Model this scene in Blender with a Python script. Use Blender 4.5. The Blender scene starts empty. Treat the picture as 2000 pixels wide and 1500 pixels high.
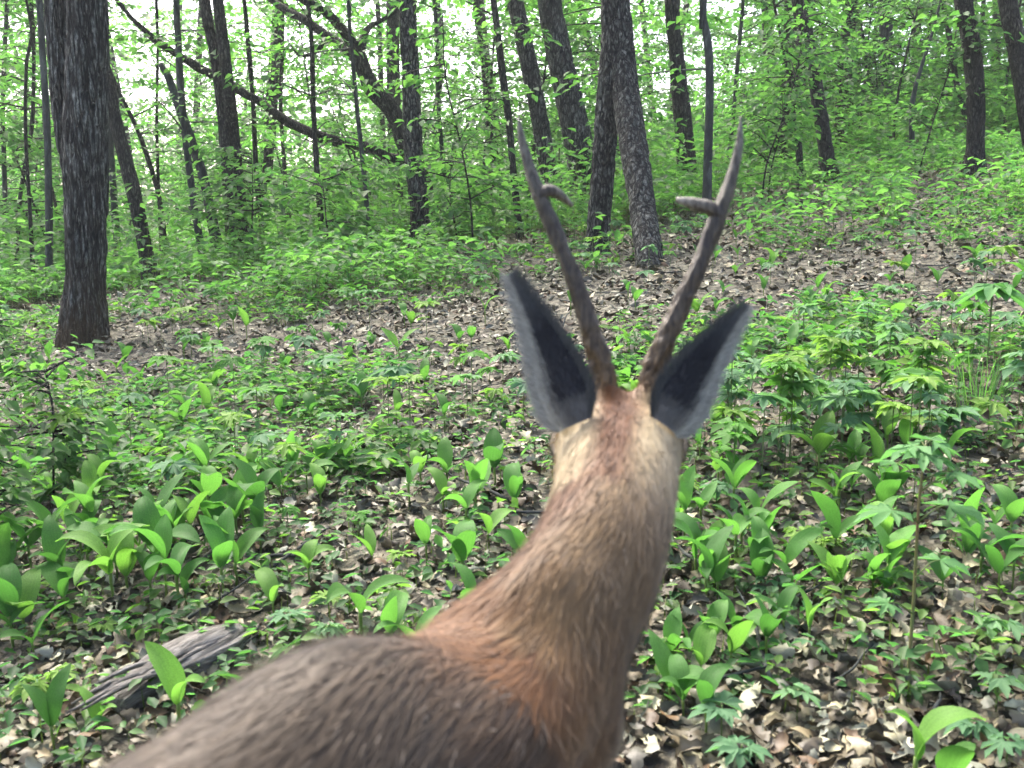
import bpy, math, random
import numpy as np
from mathutils import Vector, Matrix

# ------------------------------------------------------------------ camera, sky, sun, exposure
sc = bpy.context.scene
COL = sc.collection
F = 1921.0                      # focal length in photograph pixels (2000 x 1500)
PITCH = math.atan(330 / F)
CAM = np.array([0.0, 0.0, 1.0])
cd = bpy.data.cameras.new('camera')
cam = bpy.data.objects.new('camera', cd)
COL.objects.link(cam)
cam.location = CAM
cam.rotation_euler = (math.pi / 2 - PITCH, 0, 0)
cd.sensor_width = 36
cd.lens = 36 * F / 2000
cd.clip_start = 0.02
cd.clip_end = 1000
cd.dof.use_dof = True
cd.dof.focus_distance = 4.5
cd.dof.aperture_fstop = 8.5
sc.camera = cam

HAZE = 0.0014
SUN_EL, SUN_AZ = math.radians(52), math.radians(-28)     # azimuth from +Y towards +X
w = bpy.data.worlds.new('World')
sc.world = w
w.use_nodes = True
nt = w.node_tree
bg = nt.nodes['Background']
sky = nt.nodes.new('ShaderNodeTexSky')
sky.sky_type = 'NISHITA'
sky.sun_disc = False
sky.sun_elevation = SUN_EL
sky.sun_rotation = SUN_AZ
sky.air_density = 0.5
sky.dust_density = 5.0
sky.ozone_density = 0.4
nt.links.new(sky.outputs[0], bg.inputs[0])
bg.inputs[1].default_value = 0.15
sd = bpy.data.lights.new('sun', 'SUN')
sd.energy = 1.5
sd.angle = math.radians(25)
sd.color = (1.0, 0.95, 0.86)
sun = bpy.data.objects.new('sun', sd)
COL.objects.link(sun)
sdir = Vector((math.sin(SUN_AZ) * math.cos(SUN_EL), math.cos(SUN_AZ) * math.cos(SUN_EL), math.sin(SUN_EL)))
sun.rotation_euler = sdir.to_track_quat('Z', 'Y').to_euler()
vs = sc.view_settings
vs.view_transform = 'Standard'
vs.look = 'None'
vs.gamma = 1
vs.use_curve_mapping = False
vs.exposure = 2.65
cy = sc.cycles
cy.max_bounces = 7
cy.diffuse_bounces = 4
cy.glossy_bounces = 2
cy.transmission_bounces = 4
cy.transparent_max_bounces = 4
cy.caustics_reflective = False
cy.caustics_refractive = False
cy.sample_clamp_indirect = 6

rng = np.random.default_rng(7)
random.seed(7)

# ------------------------------------------------------------------ helpers
def hash3(ix, iy, iz, seed=0):
    h = (ix.astype(np.int64) * 374761393 + iy.astype(np.int64) * 668265263 + iz.astype(np.int64) * 2147483647 + seed * 974711) & 0x7fffffff
    h = (h ^ (h >> 13)) * 1274126177 & 0x7fffffff
    h = (h ^ (h >> 16)) & 0x7fffffff
    h = (h * 1103515245 + 12345) & 0x7fffffff
    return (h >> 8) / float(0x7fffff)

def noise(p, seed=0):
    p = np.asarray(p, float)
    i = np.floor(p).astype(np.int64)
    f = p - i
    f = f * f * (3 - 2 * f)
    out = 0
    for a in (0, 1):
        for b in (0, 1):
            for c in (0, 1):
                wgt = (f[:, 0] if a else 1 - f[:, 0]) * (f[:, 1] if b else 1 - f[:, 1]) * (f[:, 2] if c else 1 - f[:, 2])
                out = out + wgt * hash3(i[:, 0] + a, i[:, 1] + b, i[:, 2] + c, seed)
    return out

def noise2(x, y, s, seed=0):
    x = np.asarray(x, float); y = np.asarray(y, float)
    sh = x.shape
    return noise(np.stack([x.ravel() / s, y.ravel() / s, np.zeros(x.size)], 1), seed).reshape(sh)

def softplus(t):
    return np.where(t > 20, t, np.log1p(np.exp(np.minimum(t, 20))))

def H(x, y):
    x = np.asarray(x, float); y = np.asarray(y, float)
    y0 = 11.0 + 1.1 * np.maximum(x, 0)
    k = 1.4
    over = softplus((y - y0) / k) * k
    side = 1 / (1 + np.exp(-(x - 2.5) / 1.5))
    z = 0.085 * (y - over) + 0.11 * 22 * np.tanh(x / 22)
    z = z + over * (-0.17 + 0.23 * side) * np.exp(-over / 60)
    z = z + (noise2(x, y, 1.3, 3) - 0.5) * 0.10 + (noise2(x, y, 0.4, 4) - 0.5) * 0.025
    return z
def h1(x, y): return float(H(np.array([x]), np.array([y]))[0])

CP, SP = math.cos(PITCH), math.sin(PITCH)
def ray(px, py):
    u, v = (px - 1000) / F, (750 - py) / F
    d = np.array([u, CP + v * SP, -SP + v * CP])
    return d / d[1]
def P(px, py, d):
    return CAM + ray(px, py) * d
def G(px, py, lift=0.0):
    r = ray(px, py)
    t = 0.7
    while t < 40:
        q = CAM + r * t
        if q[2] < h1(q[0], q[1]) + lift:
            break
        t *= 1.01
    return q

def mesh_np(name, V, faces, colors=None, uv=None, smooth=True, mat=None, fmat=None):
    """faces: list of int arrays (m,k)."""
    me = bpy.data.meshes.new(name)
    V = np.asarray(V, np.float32)
    me.vertices.add(len(V))
    me.vertices.foreach_set('co', V.ravel())
    faces = [np.asarray(f, np.int32) for f in faces if len(f)]
    loops = np.concatenate([f.ravel() for f in faces])
    sizes = np.concatenate([np.full(len(f), f.shape[1], np.int32) for f in faces])
    starts = np.concatenate([[0], np.cumsum(sizes)[:-1]]).astype(np.int32)
    me.loops.add(len(loops))
    me.loops.foreach_set('vertex_index', loops)
    me.polygons.add(len(sizes))
    me.polygons.foreach_set('loop_start', starts)
    me.update(calc_edges=True)
    if smooth:
        me.polygons.foreach_set('use_smooth', np.ones(len(sizes), bool))
    if colors is not None:
        c = np.ones((len(V), 4), np.float32)
        c[:, :3] = colors
        a = me.color_attributes.new('Col', 'FLOAT_COLOR', 'POINT')
        a.data.foreach_set('color', c.ravel())
    if uv is not None:
        l = me.uv_layers.new(name='UV')
        l.data.foreach_set('uv', np.asarray(uv, np.float32)[loops].ravel())
    if mat is not None:
        me.materials.append(mat)
    return me

def link(name, me, parent=None, loc=None):
    o = bpy.data.objects.new(name, me)
    COL.objects.link(o)
    if parent is not None:
        o.parent = parent
    if loc is not None:
        o.location = loc
    return o

REG = []
def tag(o, label, cat, group=None, lm=None, at=None):
    o['label'] = label
    o['category'] = cat
    if group:
        o['group'] = group
    if lm:
        REG.append((o, lm, at))
    return o
def ORD(k):
    w_ = ['', 'second', 'third', 'fourth', 'fifth', 'sixth', 'seventh', 'eighth', 'ninth', 'tenth', 'eleventh', 'twelfth', 'thirteenth', 'fourteenth', 'fifteenth', 'sixteenth']
    return 'closest to it' if k == 0 else (w_[k] if k < len(w_) else f'{k + 1}th') + ' closest to it'
LM = {}
def near_lm(x, y, names=None):
    return min(names or LM, key=lambda n_: (LM[n_][0] - x) ** 2 + (LM[n_][1] - y) ** 2)

def unit(a):
    return a / np.maximum(np.linalg.norm(a, axis=-1, keepdims=True), 1e-9)

class Acc:
    def __init__(s): s.V = []; s.Fs = {}; s.C = []; s.n = 0
    def add(s, V, faces, C):
        for f in faces:
            s.Fs.setdefault(f.shape[1], []).append(np.asarray(f) + s.n)
        s.V.append(V); s.n += len(V)
        C = np.asarray(C, float)
        s.C.append(np.broadcast_to(C, (len(V), 3)) if C.ndim == 1 else C)
    def mesh(s, name, mat, smooth=True):
        return mesh_np(name, np.concatenate(s.V), [np.concatenate(f) for f in s.Fs.values()], np.concatenate(s.C), None, smooth, mat)

def scatter(T, TF, Pn, D, N, S, W=1.0):
    """place template T (k,3: along, across, normal) in frames D,N"""
    n, k = len(Pn), len(T)
    D = unit(D)
    B = unit(np.cross(N, D))
    N = np.cross(D, B)
    S = np.broadcast_to(np.asarray(S, float), (n,))[:, None, None]
    W = np.broadcast_to(np.asarray(W, float), (n,))[:, None, None]
    V = Pn[:, None, :] + S * (T[None, :, 0:1] * D[:, None, :] + W * T[None, :, 1:2] * B[:, None, :] + T[None, :, 2:3] * N[:, None, :])
    off = (np.arange(n) * k)[:, None, None]
    return V.reshape(-1, 3), [(f[None] + off).reshape(-1, f.shape[1]) for f in TF]

def catmull(pts, step):
    pts = np.asarray(pts, float)
    Q = np.vstack([2 * pts[0] - pts[1], pts, 2 * pts[-1] - pts[-2]])
    out = []
    for i in range(1, len(Q) - 2):
        L = np.linalg.norm(Q[i + 1, :3] - Q[i, :3])
        m = max(2, int(round(L / step)))
        t = np.linspace(0, 1, m, endpoint=False)[:, None]
        p0, p1, p2, p3 = Q[i - 1], Q[i], Q[i + 1], Q[i + 2]
        out.append(.5 * (2 * p1 + (p2 - p0) * t + (2 * p0 - 5 * p1 + 4 * p2 - p3) * t ** 2 + (3 * p1 - p0 - 3 * p2 + p3) * t ** 3))
    out.append(pts[-1:])
    return np.vstack(out)

def tube(pts, rad, sides=8, step=0.3, disp=None, close=True):
    """pts (n,3) rad (n,) -> V, faces"""
    A = catmull(np.column_stack([pts, rad]), step)
    C, R = A[:, :3], np.maximum(A[:, 3], 0.0006)
    n = len(C)
    Tn = unit(np.gradient(C, axis=0))
    ref = np.array([1.0, 0.03, 0.02]) if abs(Tn[0, 0]) < 0.8 else np.array([0.02, 0.03, 1.0])
    X = np.zeros_like(C)
    x = ref
    for i in range(n):
        x = x - Tn[i] * np.dot(x, Tn[i]); x = x / np.linalg.norm(x); X[i] = x
    Y = np.cross(Tn, X)
    th = np.linspace(0, 2 * math.pi, sides, endpoint=False)
    dirs = np.cos(th)[None, :, None] * X[:, None] + np.sin(th)[None, :, None] * Y[:, None]
    r = np.repeat(R[:, None], sides, 1)
    s = np.concatenate([[0], np.cumsum(np.linalg.norm(np.diff(C, axis=0), axis=1))])
    if disp is not None:
        q = np.stack([(np.cos(th)[None] * r), (np.sin(th)[None] * r), np.repeat(s[:, None], sides, 1)], -1).reshape(-1, 3)
        r = r + disp(q, r.ravel()).reshape(r.shape)
    V = (C[:, None] + dirs * r[..., None]).reshape(-1, 3)
    i = np.arange(n - 1)[:, None] * sides
    j = np.arange(sides)[None]
    j2 = (j + 1) % sides
    Fq = np.stack([i + j, i + j2, i + sides + j2, i + sides + j], -1).reshape(-1, 4)
    fs = [Fq]
    if close:
        V = np.vstack([V, C[:1], C[-1:]])
        a, b = len(V) - 2, len(V) - 1
        jj = np.arange(sides)
        fs.append(np.vstack([np.column_stack([np.full(sides, a), (jj + 1) % sides, jj]),
                             np.column_stack([np.full(sides, b), (n - 1) * sides + jj, (n - 1) * sides + (jj + 1) % sides])]))
    return V, fs

# ------------------------------------------------------------------ materials
def new_mat(name):
    m = bpy.data.materials.new(name)
    m.use_nodes = True
    t = m.node_tree
    return m, t, t.nodes['Principled BSDF'], t.nodes['Material Output']
def ramp(t, fac, stops):
    r = t.nodes.new('ShaderNodeValToRGB')
    while len(r.color_ramp.elements) < len(stops): r.color_ramp.elements.new(0.5)
    for e, (p, c) in zip(r.color_ramp.elements, stops):
        e.position = p; e.color = (*c, 1)
    t.links.new(fac, r.inputs[0])
    return r.outputs[0]
def nz(t, scale, detail=4, vec=None, rough=.55):
    n = t.nodes.new('ShaderNodeTexNoise')
    n.inputs['Scale'].default_value = scale
    n.inputs['Detail'].default_value = detail
    n.inputs['Roughness'].default_value = rough
    if vec is not None: t.links.new(vec, n.inputs['Vector'])
    return n.outputs['Fac']
def coord(t, out='Object', scale=(1, 1, 1)):
    c = t.nodes.new('ShaderNodeTexCoord')
    m = t.nodes.new('ShaderNodeMapping')
    m.inputs['Scale'].default_value = scale
    t.links.new(c.outputs[out], m.inputs[0])
    return m.outputs[0]
def bump(t, h, strength, dist, bs):
    b = t.nodes.new('ShaderNodeBump')
    b.inputs['Strength'].default_value = strength
    b.inputs['Distance'].default_value = dist
    t.links.new(h, b.inputs['Height'])
    t.links.new(b.outputs[0], bs.inputs['Normal'])
def mixc(t, a, b, fac, mode='MULTIPLY'):
    m = t.nodes.new('ShaderNodeMix')
    m.data_type = 'RGBA'; m.blend_type = mode
    for s, v in ((m.inputs[0], fac), (m.inputs[6], a), (m.inputs[7], b)):
        if hasattr(v, 'is_linked'): t.links.new(v, s)
        elif isinstance(v, tuple): s.default_value = (*v, 1)
        else: s.default_value = v
    return m.outputs[2]

def leaf_mat(name, use_attr=True, base=None, trans=0.45, rough=0.5, spec=0.35, veins=False):
    m, t, bs, out = new_mat(name)
    if use_attr:
        a = t.nodes.new('ShaderNodeAttribute'); a.attribute_name = 'Col'
        c = a.outputs['Color']
    else:
        oi = t.nodes.new('ShaderNodeObjectInfo')
        c = oi.outputs['Color']
    n = nz(t, 60, 2, coord(t, 'Object'))
    c = mixc(t, c, ramp(t, n, [(0.3, (.75, .75, .75)), (0.7, (1.15, 1.15, 1.1))]), 1.0)
    if veins:
        uv = t.nodes.new('ShaderNodeUVMap')
        wv = t.nodes.new('ShaderNodeTexWave')
        wv.inputs['Scale'].default_value = 2.2
        wv.inputs['Distortion'].default_value = 0.4
        t.links.new(uv.outputs[0], wv.inputs[0])
        c = mixc(t, c, ramp(t, wv.outputs['Fac'], [(0.0, (.95, .95, .94)), (1.0, (1.02, 1.02, 1.01))]), 1.0)
        bump(t, wv.outputs['Fac'], 0.12, 0.001, bs)
    t.links.new(c, bs.inputs['Base Color'])
    bs.inputs['Roughness'].default_value = rough
    bs.inputs['Specular IOR Level'].default_value = spec
    tr = t.nodes.new('ShaderNodeBsdfTranslucent')
    t.links.new(mixc(t, c, (1.38, 1.6, 0.95), 1.0), tr.inputs[0])
    mx = t.nodes.new('ShaderNodeMixShader')
    mx.inputs[0].default_value = trans
    t.links.new(bs.outputs[0], mx.inputs[1]); t.links.new(tr.outputs[0], mx.inputs[2])
    t.links.new(mx.outputs[0], out.inputs[0])
    return m

M_leaf = leaf_mat('foliage', trans=.6)
M_lily = leaf_mat('lily_leaf', False, None, .45, .62, .18, True)
M_palm = leaf_mat('herb_leaf', False, None, .42, .62, .18)
M_stem = leaf_mat('plant_stem', False, None, .2, .5, .3)

def litter_mat(name, use_attr):
    m, t, bs, out = new_mat(name)
    if use_attr:
        a = t.nodes.new('ShaderNodeAttribute'); a.attribute_name = 'Col'
        c = a.outputs['Color']
    else:
        oi = t.nodes.new('ShaderNodeObjectInfo')
        c = oi.outputs['Color']
    n = nz(t, 35, 5, coord(t, 'Object'))
    c = mixc(t, c, ramp(t, n, [(0.25, (.45, .42, .4)), (0.6, (1.15, 1.12, 1.08))]), 1.0)
    t.links.new(c, bs.inputs['Base Color'])
    bs.inputs['Roughness'].default_value = .55
    bs.inputs['Specular IOR Level'].default_value = .4
    bump(t, n, .5, .004, bs)
    return m
M_litter = litter_mat('dead_leaves', True)
M_litter_o = litter_mat('dead_leaf_single', False)

m, t, bs, out = new_mat('forest_soil')
co = coord(t, 'Object')
n1, n2 = nz(t, 3, 6, co), nz(t, 45, 6, co)
vr = t.nodes.new('ShaderNodeTexVoronoi'); vr.inputs['Scale'].default_value = 26
t.links.new(co, vr.inputs['Vector'])
c = ramp(t, n2, [(.3, (.018, .017, .013)), (.55, (.05, .045, .034)), (.75, (.12, .108, .085))])
c = mixc(t, c, ramp(t, vr.outputs['Color'], [(.2, (.025, .025, .018)), (.45, (.082, .078, .055)), (.6, (.14, .135, .10)), (.8, (.21, .205, .16))]), .7, 'MIX')
c = mixc(t, c, ramp(t, n1, [(.35, (.7, .68, .62)), (.65, (1.2, 1.15, 1.1))]), 1.0)
t.links.new(c, bs.inputs['Base Color'])
bs.inputs['Roughness'].default_value = .95
bump(t, n2, .9, .03, bs)
M_soil = m

def bark_mat(name, dark, mid, light, fx=38, fz=7, moss=0.0, strength=.9):
    m, t, bs, out = new_mat(name)
    co = coord(t, 'Object', (fx, fx, fz))
    v = t.nodes.new('ShaderNodeTexVoronoi')
    v.feature = 'DISTANCE_TO_EDGE'
    v.inputs['Scale'].default_value = 1
    nn = t.nodes.new('ShaderNodeTexNoise')
    nn.inputs['Scale'].default_value = 1.3
    t.links.new(co, nn.inputs['Vector'])
    va = t.nodes.new('ShaderNodeVectorMath'); va.operation = 'ADD'
    t.links.new(co, va.inputs[0])
    vsx = t.nodes.new('ShaderNodeVectorMath'); vsx.operation = 'SCALE'
    vsx.inputs[3].default_value = 1.4
    t.links.new(nn.outputs['Color'], vsx.inputs[0])
    t.links.new(vsx.outputs[0], va.inputs[1])
    t.links.new(va.outputs[0], v.inputs['Vector'])
    e = ramp(t, v.outputs['Distance'], [(0.03, (0, 0, 0)), (.26, (1, 1, 1))])
    n = nz(t, 1, 6, coord(t, 'Object', (90, 90, 30)), .7)
    n3 = nz(t, 2.2, 3, coord(t, 'Object'))
    c = ramp(t, n, [(.3, dark), (.5, mid), (.72, light)])
    v2 = t.nodes.new('ShaderNodeTexVoronoi')
    v2.inputs['Scale'].default_value = 1
    t.links.new(va.outputs[0], v2.inputs['Vector'])
    c = mixc(t, c, ramp(t, v2.outputs['Color'], [(.15, (.72, .72, .72)), (.85, (1.35, 1.35, 1.33))]), 1.0)
    c = mixc(t, dark, c, e, 'MIX')
    c = mixc(t, c, ramp(t, n3, [(.35, (.7, .72, .72)), (.7, (1.25, 1.25, 1.2))]), 1.0)
    if moss:
        geo = t.nodes.new('ShaderNodeTexCoord')
        sep = t.nodes.new('ShaderNodeSeparateXYZ')
        t.links.new(geo.outputs['Object'], sep.inputs[0])
        mr = t.nodes.new('ShaderNodeMapRange')
        mr.inputs[1].default_value = 0.55; mr.inputs[2].default_value = 0.1
        mr.inputs[3].default_value = 0; mr.inputs[4].default_value = moss
        t.links.new(sep.outputs[2], mr.inputs[0])
        mm = t.nodes.new('ShaderNodeMath'); mm.operation = 'MULTIPLY'
        t.links.new(mr.outputs[0], mm.inputs[0])
        t.links.new(ramp(t, n3, [(.35, (0, 0, 0)), (.55, (1, 1, 1))]), mm.inputs[1])
        c = mixc(t, c, (.05, .035, .018), mm.outputs[0], 'MIX')
    t.links.new(c, bs.inputs['Base Color'])
    bs.inputs['Roughness'].default_value = .9
    bs.inputs['Specular IOR Level'].default_value = .25
    hsum = t.nodes.new('ShaderNodeMath'); hsum.operation = 'ADD'
    t.links.new(e, hsum.inputs[0]); t.links.new(n, hsum.inputs[1])
    bump(t, hsum.outputs[0], strength, .012, bs)
    return m
M_bark = bark_mat('furrowed_bark', (.006, .0065, .0065), (.088, .094, .088), (.31, .325, .305), 36, 3.6, moss=.9, strength=1.0)
M_bark2 = bark_mat('plated_bark', (.009, .009, .009), (.078, .08, .072), (.25, .252, .23), 28, 9)
M_bark3 = bark_mat('dark_bark', (.012, .012, .0105), (.048, .046, .040), (.125, .12, .104), 40, 10)
M_bark4 = bark_mat('smooth_bark', (.03, .034, .033), (.055, .062, .06), (.09, .10, .095), 12, 4, strength=.3)

# ------------------------------------------------------------------ ground
nG = 240
u = np.linspace(-1, 1, nG)
gx = 160 * np.sinh(5.2 * u) / math.sinh(5.2)
gy = 160 * np.sinh(5.2 * u) / math.sinh(5.2) + 4
X, Y = np.meshgrid(gx, gy)
V = np.stack([X, Y, H(X, Y)], -1).reshape(-1, 3)
ii = (np.arange(nG - 1)[:, None] * nG + np.arange(nG - 1)[None]).ravel()
g = link('forest_ground', mesh_np('forest_ground', V, [np.column_stack([ii, ii + 1, ii + nG + 1, ii + nG])], mat=M_soil))
g['kind'] = 'structure'

# ------------------------------------------------------------------ leaf templates
T_dia = np.array([[0, 0, 0], [.48, .42, .05], [1, 0, -.12], [.45, -.42, .05]])
F_dia = [np.array([[0, 2, 1], [0, 3, 2]])]
T_l5 = np.array([[0, 0, 0], [.40, .38, .07], [.75, .24, .0], [1.05, 0, -.22], [.75, -.24, .0], [.40, -.38, .07]])
F_l5 = [np.array([[0, 3, 2, 1], [0, 5, 4, 3]])]
def palm_template(lobes=5, spread=2.3, cut=.45, droop=.12):
    pts = [[0, 0, 0]]
    for k in range(lobes):
        a = (k / (lobes - 1) - .5) * 2 * spread / 2 * 1.15
        L = 1 - .35 * abs(k / (lobes - 1) - .5) * 2
        if k > 0:
            a0 = a - .5 * spread * 1.15 / (lobes - 1)
            pts.append([cut * math.cos(a0), cut * math.sin(a0), -.02])
        wd = .22 * spread / (lobes - 1) * 1.6
        pts.append([.72 * L * math.cos(a - wd), .72 * L * math.sin(a - wd), .01])
        pts.append([L * math.cos(a), L * math.sin(a), -droop])
        pts.append([.72 * L * math.cos(a + wd), .72 * L * math.sin(a + wd), .01])
    T = np.array(pts)
    n = len(T)
    Fc = np.array([[0, i, i + 1] for i in range(1, n - 1)])
    return T, [Fc]
T_p5, F_p5 = palm_template(5, 2.6, .45)
T_p7, F_p7 = palm_template(7, 3.6, .35)

def leaf_frames(n, az, pitch, tilt):
    D = np.stack([np.cos(az) * np.cos(pitch), np.sin(az) * np.cos(pitch), np.sin(pitch)], 1)
    N = np.stack([rng.normal(0, tilt, n), rng.normal(0, tilt, n), np.ones(n)], 1)
    return D, N

GREENS = np.array([[.066, .165, .046], [.084, .198, .054], [.106, .235, .064], [.06, .15, .055], [.122, .255, .07]])
def leaf_cols(n, k, dark=1.0, pal=None):
    pal = GREENS if pal is None else pal
    c = pal[rng.integers(0, len(pal), n)] * rng.uniform(.75, 1.2, (n, 1)) * dark
    return np.repeat(c, k, 0)

def spray_leaves(org, az, L, el, per=22, size=.075, width=.36, sizej=.3, tilt=.35):
    """leaves on flat sprays; org (m,3), az (m,), L (m,), el (m,)"""
    m = len(org)
    cnt = np.maximum(3, (per * L).astype(int))
    idx = np.repeat(np.arange(m), cnt)
    n = len(idx)
    tt = rng.uniform(.12, 1.03, n)
    side = rng.uniform(-1, 1, n) * width * np.sin(np.clip(tt, 0, 1) * math.pi * .85 + .25)
    ca, sa = np.cos(az)[idx], np.sin(az)[idx]
    Li = L[idx]
    hor = tt * Li * np.cos(el)[idx]
    z = tt * Li * np.sin(el)[idx] - .22 * Li * tt ** 2 + rng.normal(0, .035, n)
    Pn = org[idx] + np.stack([hor * ca - side * Li * sa, hor * sa + side * Li * ca, z], 1)
    la = az[idx] + np.sign(side) * rng.uniform(.2, 1.2, n) + rng.normal(0, .3, n)
    D, N = leaf_frames(n, la, rng.normal(-.22, .25, n), tilt)
    S = size * rng.uniform(1 - sizej, 1 + sizej, n)
    return Pn, D, N, S

def branch_pts(o, az, L, el):
    t = np.array([0, .5, 1.0])
    return o + np.stack([t * L * math.cos(el) * math.cos(az), t * L * math.cos(el) * math.sin(az), t * L * math.sin(el) - .22 * L * t ** 2], 1)

def furrow(amp, fr, fz, seed):
    def f(q, r):
        a = noise(np.column_stack([q[:, 0] * fr, q[:, 1] * fr, q[:, 2] * fz]), seed)
        b = noise(np.column_stack([q[:, 0] * fr * 1.9, q[:, 1] * fr * 1.9, q[:, 2] * fz * 2.1]), seed + 1)
        lump = noise(np.column_stack([q[:, 0] * 6, q[:, 1] * 6, q[:, 2] * 1.6]), seed + 2) - .5
        d = np.minimum(np.abs(a - .5) / .16, 1) * .7 + np.minimum(np.abs(b - .5) / .18, 1) * .3 - .75
        return d * amp + lump * amp * 1.3
    return f

# ------------------------------------------------------------------ trees
tree_sites = []
def tree(name, label, path, d, mat, group=None, sides=10, step=.25, amp=0, fr=30, fz=6, extend=9.0, lean_d=0.0,
         limbs=(), stems=(), low=6, crown=14, leaf=.105, dark=1.0, flare=1.35, cat='tree', crown_from=None, per=22):
    """path: [(px,py,width px)...] from base up, all at depth d; extended up by `extend` metres"""
    base = P(path[0][0], path[0][1], d)
    gz = h1(base[0], base[1])
    pts, rad = [], []
    for k, (px, py, wd) in enumerate(path):
        q = P(px, py, d + lean_d * (path[0][1] - py) / 500)
        pts.append(q); rad.append(wd * d / F / 2)
    pts = np.array(pts); rad = np.array(rad)
    if pts[0, 2] > gz - .05:      # reach into the ground
        dv = pts[0] - pts[1]; dv = dv / max(1e-6, abs(dv[2]))
        foot = pts[0] + dv * (pts[0, 2] - gz)
        foot[2] = gz
        if pts[0, 2] - gz > .12:
            pts = np.vstack([foot, pts]); rad = np.concatenate([[rad[0] * 1.05], rad])
    i0 = pts[0].copy(); i0[2] = min(pts[0, 2], gz) - .12
    r0 = rad[0]
    mid = pts[0] + (pts[1] - pts[0]) * min(1.0, .22 / max(.3, np.linalg.norm(pts[1] - pts[0])))
    pts = np.vstack([i0, pts[0], mid, pts[1:]]); rad = np.concatenate([[r0 * flare * 1.1], [r0 * flare * .97], [r0 * 1.03], rad[1:]])
    if extend:
        dv = unit(pts[-1] - pts[-2]); 
        top, rt = pts[-1], rad[-1]
        for k in range(1, 4):
            dv = unit(dv * .85 + np.array([rng.normal(0, .05), rng.normal(0, .05), .25]))
            top = top + dv * extend / 3
            pts = np.vstack([pts, top]); rad = np.append(rad, rt * (1 - .3 * k))
    root = link(name, None)
    o3 = np.array([i0[0], i0[1], gz])
    root.location = o3
    tag(root, label, cat, group)
    sd_ = int(rng.integers(0, 9999))
    V, fs = tube(pts - o3, rad, sides, step, furrow(amp, fr, fz, sd_) if amp else None)
    ac = Acc(); ac.add(V, fs, (1, 1, 1))
    link('trunk', ac.mesh('trunk', mat), root)
    for st in stems:                          # further full stems from the same root
        sp = np.array([P(px, py, d + dd) for px, py, _, dd in st]); sr = np.array([wd * d / F / 2 for _, _, wd, _ in st])
        if extend:
            dv = unit(sp[-1] - sp[-2]); dv = unit(dv + np.array([0, 0, .3]))
            sp = np.vstack([sp, sp[-1] + dv * extend * .5, sp[-1] + dv * extend]); sr = np.append(sr, [sr[-1] * .7, sr[-1] * .25])
        V, fs = tube(sp - o3, sr, sides, step, furrow(amp, fr, fz, sd_ + 5) if amp else None)
        ac = Acc(); ac.add(V, fs, (1, 1, 1))
        link('stem', ac.mesh('stem', mat), root)
    for lb in limbs:
        lp = np.array([P(px, py, d + dd) for px, py, _, dd in lb]); lr = np.array([wd * d / F / 2 for _, _, wd, _ in lb])
        V, fs = tube(lp - o3, lr, 8, .12, furrow(lr.max() * .35, 14, 9, sd_ + 9))
        ac = Acc(); ac.add(V, fs, (1, 1, 1))
        link('limb', ac.mesh('limb', mat), root)
    low, crown = int(low * .75), int(crown * .45)
    # crown: leafy sprays on slender branches
    acl, acb = Acc(), Acc()
    axis = catmull(np.column_stack([pts, rad]), .25)
    z0 = gz
    zt = axis[-1, 2]
    if low:
        f0, f1 = gz + 1.0, min(zt, gz + 5.0)
        add_sprays(acl, acb, axis, low, f0, f1, (.5, 1.3), leaf * .8, per * 1.6, o3, dark)
    if crown:
        f0 = crown_from if crown_from else gz + max(3.5, (zt - gz) * .42)
        add_sprays(acl, acb, axis, crown, f0, zt, (1.6, 3.6), leaf * 1.15, per, o3, dark)
    for lb in limbs:
        lp = np.array([P(px, py, d + dd) for px, py, _, dd in lb]); lr = np.array([wd * d / F / 2 for _, _, wd, _ in lb])
        add_sprays(acl, acb, catmull(np.column_stack([lp, lr]), .2), 5, -9, 99, (.5, 1.2), leaf * .8, 20, o3, dark)
    if acl.n:
        cr = link('crown', acl.mesh('crown', M_leaf, False), root)
        if acb.n: link('branchwork', acb.mesh('branchwork', mat), root)['kind'] = 'stuff'
    tree_sites.append((o3[0], o3[1]))
    return root

def add_sprays(acl, acb, axis, nb, f0, f1, Lr, leaf, per, o3, dark, tmpl=None):
    sel = np.where((axis[:, 2] >= f0) & (axis[:, 2] <= f1))[0]
    if not len(sel): return
    k = sel[rng.integers(0, len(sel), nb)]
    org = axis[k, :3]
    az = rng.uniform(0, 2 * math.pi, nb)
    L = rng.uniform(*Lr, nb)
    el = rng.uniform(.0, .6, nb)
    for i in range(nb):
        bp = branch_pts(org[i], az[i], L[i], el[i])
        V, fs = tube(bp - o3, np.array([1, .6, .15]) * (.004 + .007 * L[i]), 3, L[i] / 2, None, False)
        acb.add(V, fs, (1, 1, 1))
    Pn, D, N, S = spray_leaves(org, az, L, el, per, leaf)
    T, TF = (T_l5, F_l5) if tmpl is None else tmpl
    V, fs = scatter(T, TF, Pn - o3, D, N, S, rng.uniform(.75, 1.15, len(Pn)))
    acl.add(V, fs, leaf_cols(len(Pn), len(T), dark))

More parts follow.
